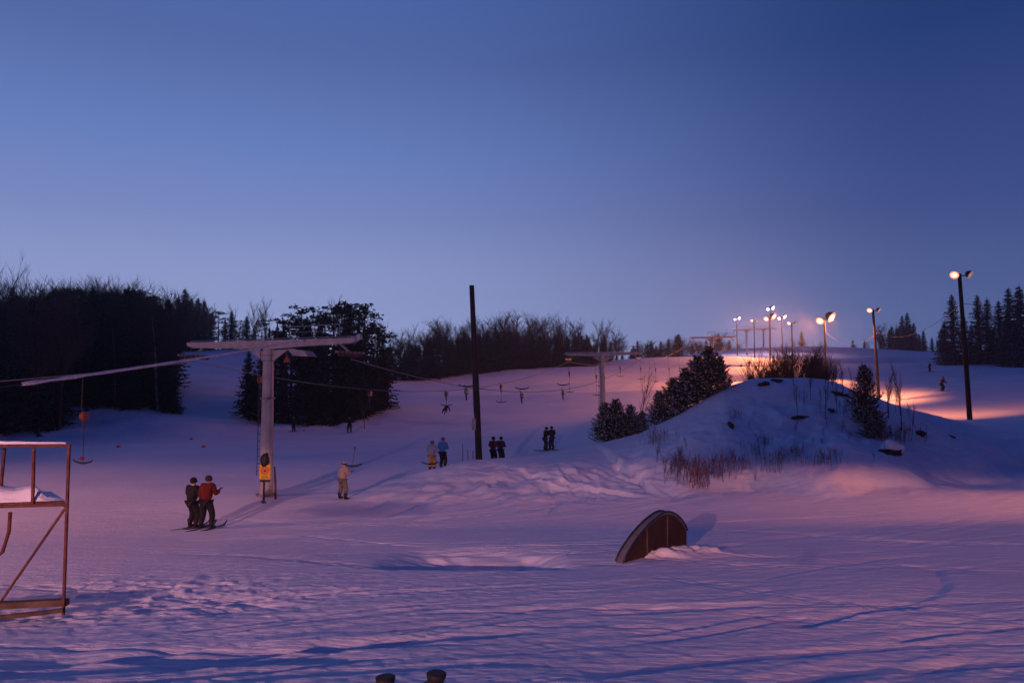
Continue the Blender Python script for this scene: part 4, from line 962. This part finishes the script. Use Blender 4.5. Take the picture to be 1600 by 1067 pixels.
m = MB(); m.add([p+o for p in (dL, FP(100,788), FP(100,788)+FB*.97, dL+FB*.97) for o in (Vector((0,.03,.02)), Vector((0,.03,.045)))], [(0,2,4,6),(1,7,5,3),(0,1,3,2),(2,3,5,4),(4,5,7,6),(6,7,1,0)]); m.build('deck_board', 'wood_old', t)
m = MB(); m.tube([L+Vector((0,0,.045)), L.lerp(c0, .5)+Vector((0,0,.055)), c0+Vector((-.05,0,.04))], [.03,.034,.018], 7); m.build('rail_snow', 'snow', t, smooth=True)
seg('post', FP(-60, 790), FP(-58, 960), .055, .055)
m = MB(); m.tube([FP(16,800,13.6), FP(14,830,13.6), FP(4,862,13.6), FP(-20,880,13.6)], .03, 8); m.build('bent_tube', 'rust', t, smooth=True)

# ---------------------------------------------------------------- ski poles stuck in front of the photographer
for px, py, lb, bulge in ((602, 1055, 'left black ski pole grip at the bottom frame edge', 0), (682, 1049, 'right black ski pole grip at the bottom frame edge', 1)):
    d = 2.5; v = at(px, py, d); zg = hz(v.x, v.y)
    t = thing('ski_pole', lb, 'ski pole', (v.x, v.y, zg), 0, 'ski poles planted before the photographer'); H = v.z-zg
    t.rotation_euler[1] = -.05 if not bulge else .04; t.location.x += .05*H if not bulge else -.04*H
    MB().tube([(0,0,-.1),(0,0,H-.16)], .009, 8).build('shaft', 'dark_steel', t)
    MB().tube([(0,0,H-.2),(0,0,H-.17),(0,0,H-.12),(0,0,H-.07),(0,0,H-.04),(0,0,H-.014),(0,0,H-.003),(0,0,H)], [.017,.021,.019,.015,.018,.030,.031,.026], 16).build('grip', 'rubber', t)
    m = MB(); m.tube([(-.02,0,H-.03),(-.045,0,H-.05),(-.06,.01,H-.10),(-.05,.01,H-.17),(-.015,0,H-.12)], [.008,.010,.010,.009,.007], 6); m.build('strap', 'rubber', t)
    MB().tube([(0,0,.06),(0,0,.07)], [.045,.04], 14).build('basket', 'rubber', t)

# ---------------------------------------------------------------- orange piste markers
for k, (px, py, lb) in enumerate(((128,717,'orange marker disc nearest the low T-bar at far left'),(185,697,'orange marker disc alone between frame and skiers'),(299,684,'orange marker disc, farther of the close pair'),(318,697,'orange marker disc, nearer of the close pair'),(475,669,'orange marker disc beside the lone dark skier'),(516,659,'orange marker disc between the two lone skiers'))):
    x, y = hit_base(px, py+2); z = hz(x, y); o = MB().tube([(0,0,0),(0,0,.04),(0,0,.15),(0,0,.2)], [.2,.18,.1,.03], 14).build('piste_marker', 'red_orange', loc=(x, y, z), smooth=True); finish(o, lb, 'marker', 'orange markers on the piste')

# ---------------------------------------------------------------- people
def skin_mesh(name, joints, edges, radii, sub=1):
    m = bpy.data.meshes.new(name+'_sk'); m.from_pydata(joints, edges, []); o = bpy.data.objects.new(name+'_sk', m); COL.objects.link(o)
    sk = o.modifiers.new('s', 'SKIN'); 
    for i, r_ in enumerate(radii):
        rr_ = r_ if hasattr(r_, '__len__') else (r_, r_); m.skin_vertices[0].data[i].radius = rr_; m.skin_vertices[0].data[i].use_root = (i == 0)
    sk.use_smooth_shade = True
    if sub: o.modifiers.new('u', 'SUBSURF').levels = sub; o.modifiers['u'].render_levels = sub
    dg = bpy.context.evaluated_depsgraph_get(); me_ = bpy.data.meshes.new_from_object(o.evaluated_get(dg)); me_.name = name
    bpy.data.objects.remove(o); bpy.data.meshes.remove(m)
    for p in me_.polygons: p.use_smooth = True
    return me_
def pose_joints(kind, seed=0):
    r = random.Random(seed); j = {}
    lean = {'glide': -.05, 'stand': .02, 'walk': .05, 'ski': .10}[kind]; bend = {'glide': .10, 'stand': .02, 'walk': .06, 'ski': .20}[kind]
    wid = {'glide': .13, 'stand': .12, 'walk': .19, 'ski': .16}[kind]
    j['pel'] = (0, -bend*.4, .93-bend*.4); j['spi'] = (0, -bend*.3+lean*.5, 1.12-bend*.4); j['che'] = (0, lean+bend*.2, 1.32-bend*.45); j['nec'] = (0, lean*1.2+bend*.4, 1.47-bend*.5)
    j['hea'] = (0, lean*1.2+bend*.55+.01, 1.60-bend*.5); j['top'] = (0, lean*1.2+bend*.55, 1.70-bend*.5)
    for s, sn in ((-1,'L'),(1,'R')):
        j['hip'+sn] = (s*.09, -bend*.4, .88-bend*.4); j['kne'+sn] = (s*(wid*.9), bend*.9+.03, .48-bend*.15); j['ank'+sn] = (s*wid, 0, .09); j['toe'+sn] = (s*wid*1.08, .17, .05)
        j['sho'+sn] = (s*.185, lean+bend*.25, 1.40-bend*.48)
        if kind == 'glide' or (kind == 'walk' and s > 0):
            e = (s*.27, lean+.05, 1.13-bend*.4); w = (s*.14+.02, lean+.28, 1.12-bend*.3) if kind == 'glide' else (.30, .24, 1.22)
        elif kind == 'ski': e = (s*.32, .10, 1.05); w = (s*.34, .34, .98)
        else: e = (s*.25, lean-.02, 1.12); w = (s*.27, lean+.08, .87)
        j['elb'+sn] = e; j['wri'+sn] = w
    return {k: Vector(v) for k, v in j.items()}
CH = {'body': (['pel','spi','che','nec','hea','top'], [.13,.12,.13,.055,.088,.05])}
def person(loc, rz, kind, label, jacket, trousers, hat, scale=1.0, group=None, board=None, poles=True, seed=0, bag=None):
    j = pose_joints(kind, seed); t = thing('person', label, 'person', loc, rz, group); t.scale = (scale,)*3
    # one continuous body with head, hands and five separate fingers
    names_, rad, ed = [], [], []
    def ad(nm, pos, r_, par=None): names_.append(pos); rad.append(r_); k = len(names_)-1; (ed.append((par, k)) if par is not None else None); return k
    p = ad('pel', j['pel'], (.12,.09)); s_ = ad('spi', j['spi'], (.115,.085), p); c = ad('che', j['che'], (.13,.095), s_); nk = ad('nec', j['nec'], .052, c); hd = ad('hea', j['hea'], (.075,.09), nk); tp_ = ad('top', j['top'], (.06,.07), hd)
    fw = Vector((0,.095,-.02)); ad('nose', j['hea']+fw+Vector((0,.012,0)), .014, hd); ad('chin', j['hea']+Vector((0,.06,-.075)), .028, hd)
    for sn, s in (('L',-1),('R',1)):
        ad('ear', j['hea']+Vector((s*.085,0,0)), .018, hd)
        a = ad('', j['hip'+sn], .085, p); a = ad('', j['kne'+sn], .055, a); a = ad('', j['ank'+sn], .04, a); ad('', j['toe'+sn], .035, a)
        a = ad('', j['sho'+sn], .055, c); a = ad('', j['elb'+sn], .04, a); a = ad('', j['wri'+sn], .028, a)
        d = (j['wri'+sn]-j['elb'+sn]).normalized(); sd = d.cross(Vector((0,0,1))); sd = sd.normalized() if sd.length > .1 else Vector((1,0,0)); up = sd.cross(d)
        palm = ad('', j['wri'+sn]+d*.06, (.036,.016), a)
        for f_i in range(4):
            b0_ = j['wri'+sn]+d*.095+sd*(f_i-1.5)*.020; L_ = (.062,.072,.068,.052)[f_i]
            k1 = ad('', b0_, .0095, palm); k2 = ad('', b0_+d*L_*.5-up*.012, .0085, k1); ad('', b0_+d*L_*.75-up*.036, .007, k2)
        k1 = ad('', j['wri'+sn]+d*.04-sd*s*.04-up*.008, .011, palm); ad('', j['wri'+sn]+d*.085-sd*s*.052-up*.02, .009, k1)
    me_ = skin_mesh('body', names_, ed, rad, 1); me_.materials.append(MATS['skin']); me_.materials.append(MATS['glove'])
    zc_ = j['nec'].z
    for pl in me_.polygons: pl.material_index = 0 if pl.center.z > zc_ else 1
    ob = bpy.data.objects.new('body', me_); COL.objects.link(ob); ob.parent = t
    def garment(nm, pts, edges, rads, m_):
        g = skin_mesh(nm, pts, edges, rads, 1); g.materials.append(m_); o = bpy.data.objects.new(nm, g); COL.objects.link(o); o.parent = t; return o
    garment('jacket', [j['spi']+Vector((0,0,-.22)), j['spi'], j['che'], j['nec']+Vector((0,0,-.01)), j['shoL'], j['elbL'], j['wriL'], j['shoR'], j['elbR'], j['wriR']], [(0,1),(1,2),(2,3),(2,4),(4,5),(5,6),(2,7),(7,8),(8,9)],
            [(.21,.165),(.20,.16),(.215,.165),.10,.115,.092,.068,.115,.092,.068], jacket)
    garment('trousers', [j['pel']+Vector((0,0,.02)), j['hipL'], j['kneL'], j['ankL']+Vector((0,0,.06)), j['hipR'], j['kneR'], j['ankR']+Vector((0,0,.06))], [(0,1),(1,2),(2,3),(0,4),(4,5),(5,6)], [(.17,.14),.135,.108,.09,.135,.108,.09], trousers)
    m = MB(); c_ = j['hea']+Vector((0,-.012,.035)); m.ball(c_, (.112,.125,.115), 14, 9); m.tube([c_+Vector((0,0,-.03)), c_+Vector((0,0,-.005))], [.118,.118], 16)
    o = m.build('helmet', 'rubber', t, smooth=True); o.data.materials.clear(); o.data.materials.append(hat)
    m = MB(); m.box(j['hea']+Vector((0,.088,.01)), (.15,.04,.06), None, .015); m.build('goggles', 'black_paint', t)
    for sn in 'LR':
        a = j['ank'+sn]; m = MB(); m.tube([a+Vector((0,-.01,.20)), a+Vector((0,0,.08)), a+Vector((0,.01,-.02))], [.085,.075,.07], 10); m.ball(a+Vector((0,.08,-.04)), (.065,.16,.055), 10, 7); m.build('boot', 'rubber', t, smooth=True)
    if board == 'ski':
        for sn in 'LR':
            a = j['ank'+sn]; L_ = .82; m = MB(); pts = [(-L_,.015),(-.3,.0),(.4,0),(L_-.12,.0),(L_,.05),(L_+.07,.12)]
            v = []
            for yy, zz in pts: w = .045 if yy < L_ else .02; v += [(a.x-w, a.y+yy, zz+.002),(a.x+w, a.y+yy, zz+.002),(a.x+w, a.y+yy, zz+.022),(a.x-w, a.y+yy, zz+.022)]
            m.add(v, [(i*4+k, (i+1)*4+k, (i+1)*4+(k+1) % 4, i*4+(k+1) % 4) for i in range(5) for k in range(4)]+[(0,1,2,3), tuple(range(23,19,-1))]); m.build('ski', 'black_paint', t)
    if bag is not None:
        m = MB(); m.box(j['che']+Vector((0,-.2,-.05)), (.30,.16,.42), None, .05); o = m.build('backpack', 'rubber', t); o.data.materials.clear(); o.data.materials.append(bag)
    return t
def cloth(name, c, n2=.25): return mat(name, c, .85, noise=n2, nscale=6)
K_black = cloth('cloth_black', (.012,.012,.014)); K_dark = cloth('cloth_dark', (.03,.028,.035)); K_red = cloth('cloth_red', (.11,.010,.006)); K_beige = cloth('cloth_beige', (.36,.30,.24)); K_khaki = cloth('cloth_khaki', (.17,.16,.12))
K_grey = cloth('cloth_grey', (.36,.36,.40)); K_yel = cloth('cloth_yellow', (.55,.30,.06)); K_blue = cloth('cloth_blue', (.06,.22,.50)); K_maroon = cloth('cloth_maroon', (.14,.03,.03)); K_hat = cloth('cloth_hat', (.14,.14,.17))
def pp(px, py, d, rz, kind, label, jk, tr_, ht, sc_=1.0, **kw):
    v = at(px, py, d); z = hz(v.x, v.y); return person((v.x, v.y, z+.02), rz, kind, label, jk, tr_, ht, sc_, **kw)
dirL = math.atan2(-20.7, 47)*1.0
pp(301, 827, 28.6, dirL, 'glide', 'person all in black, left rider of the nearest pair', K_black, K_black, K_black, 1.05, board='ski', group='lift riders')
pp(322, 825, 28.3, dirL+.2, 'walk', 'person in red jacket, right rider of the nearest pair', K_red, K_black, K_dark, 1.08, board='ski', group='lift riders', bag=None)
pp(535, 780, 36, dirL-.2, 'walk', 'person in beige jacket and khaki trousers holding a tilted T-bar', K_beige, K_khaki, K_grey, .98, board=None, group='lift riders')
pp(675, 745, 43.6, dirL, 'glide', 'person in grey jacket and yellow trousers behind the bank', K_grey, K_yel, K_hat, 1.0, board='ski', group='lift riders')
pp(692, 743, 43.8, dirL, 'glide', 'person in blue jacket and dark trousers behind the bank', K_blue, K_black, K_hat, 1.0, board='ski', group='lift riders')
pp(771, 733, 47.5, dirL, 'glide', 'person in dark maroon jacket just right of the wooden pole', K_maroon, K_black, K_black, .98, board='ski', group='lift riders')
pp(783, 733, 47.6, dirL-.2, 'glide', 'shorter person in black, paired with the maroon one', K_dark, K_black, K_black, .95, board='ski', group='lift riders')
pp(852, 706, 58, dirL-.9, 'walk', 'left person in black of the close pair on the lit piste', K_black, K_dark, K_black, 1.0, board='ski', group='lift riders')
pp(862, 706, 58, dirL+.9, 'glide', 'right person in black of the close pair on the lit piste', K_black, K_dark, K_black, 1.0, board='ski', group='lift riders')
pp(459, 671, 85, 2.9, 'stand', 'lone dark skier left under the conifer clump', K_black, K_black, K_black, .97, board='ski', group='skiers on the slope')
pp(546, 672, 84, 3.3, 'ski', 'lone dark skier with wide stance under the conifer clump', K_black, K_black, K_black, 1.05, board='ski', group='skiers on the slope')
pp(1472, 613, 88, 3.6, 'ski', 'dark skier left of the nearest lamp post', K_maroon, K_black, K_black, .95, board='ski', group='skiers on the slope')
pp(1452, 578, 140, 3.6, 'ski', 'tiny reddish skier far up, right of the second lamp post', K_red, K_black, K_black, .95, board='ski', group='skiers on the slope')
pp(1140, 604, 112, 3.0, 'stand', 'small dark skier just right of the tallest mound pine', K_black, K_black, K_black, 1.0, board='ski', group='skiers on the slope')
pp(1158, 573, 170, 3.0, 'ski', 'tiny skier left of the thicket, on the orange band', K_black, K_black, K_black, 1.0, board='ski', group='skiers on the slope')
pp(1171, 565, 195, 3.0, 'ski', 'tiny skier touching the left edge of the thicket', K_black, K_black, K_black, 1.0, board='ski', group='skiers on the slope')
pp(1107, 560, 205, 3.0, 'stand', 'tiny skier close left of the third tower column', K_black, K_black, K_black, 1.0, board='ski', group='skiers on the slope')
# T-bar in the hand of the beige skier, T-bars behind the riders
def held_tbar(bar, toward, L, label, yaw):
    t = thing('t_bar', label, 't-bar', bar, yaw, 'T-bars in use by riders')
    MB().tube([(-.47,0,.08),(-.2,0,-.01),(0,0,-.03),(.2,0,-.01),(.47,0,.08)], [.025,.036,.042,.036,.025], 8).build('crossbar', 'rubber', t, smooth=True)
    d = Matrix.Rotation(-yaw, 3, 'Z') @ (Vector(toward)-Vector(bar)); d = d.normalized()*L
    MB().tube([(0,0,0), d*.8, d], [.02,.022,.06], 6).build('cord', 'grey_steel', t)
b_ = at(550, 727, 35.8); held_tbar(b_, at(556, 694, 37), 1.25, 'T-bar held up by the beige skier', -.15)
b_ = at(672, 724, 43.2); held_tbar(b_, at(700, 640, 60), 3.0, 'T-bar behind the grey and blue riders', .1)

# ---------------------------------------------------------------- frosty air
hb = MB(); hb.box((0, 0, 22), (1050, 1050, 64))
hm = bpy.data.materials.new('haze'); hm.use_nodes = True; ht = hm.node_tree; ht.nodes.clear()
pv = N(ht, 'ShaderNodeVolumePrincipled'); pv.inputs['Color'].default_value = (.82,.85,.95,1); pv.inputs['Density'].default_value = .00045; pv.inputs['Anisotropy'].default_value = .72
ho = N(ht, 'ShaderNodeOutputMaterial'); ht.links.new(pv.outputs[0], ho.inputs['Volume']); MATS['haze'] = hm
hobj = hb.build('haze', 'haze'); hobj['kind'] = 'stuff'; hobj['label'] = 'thin frosty evening air over the slope'
print('OBJS', len(bpy.data.objects), 'KB', 0)
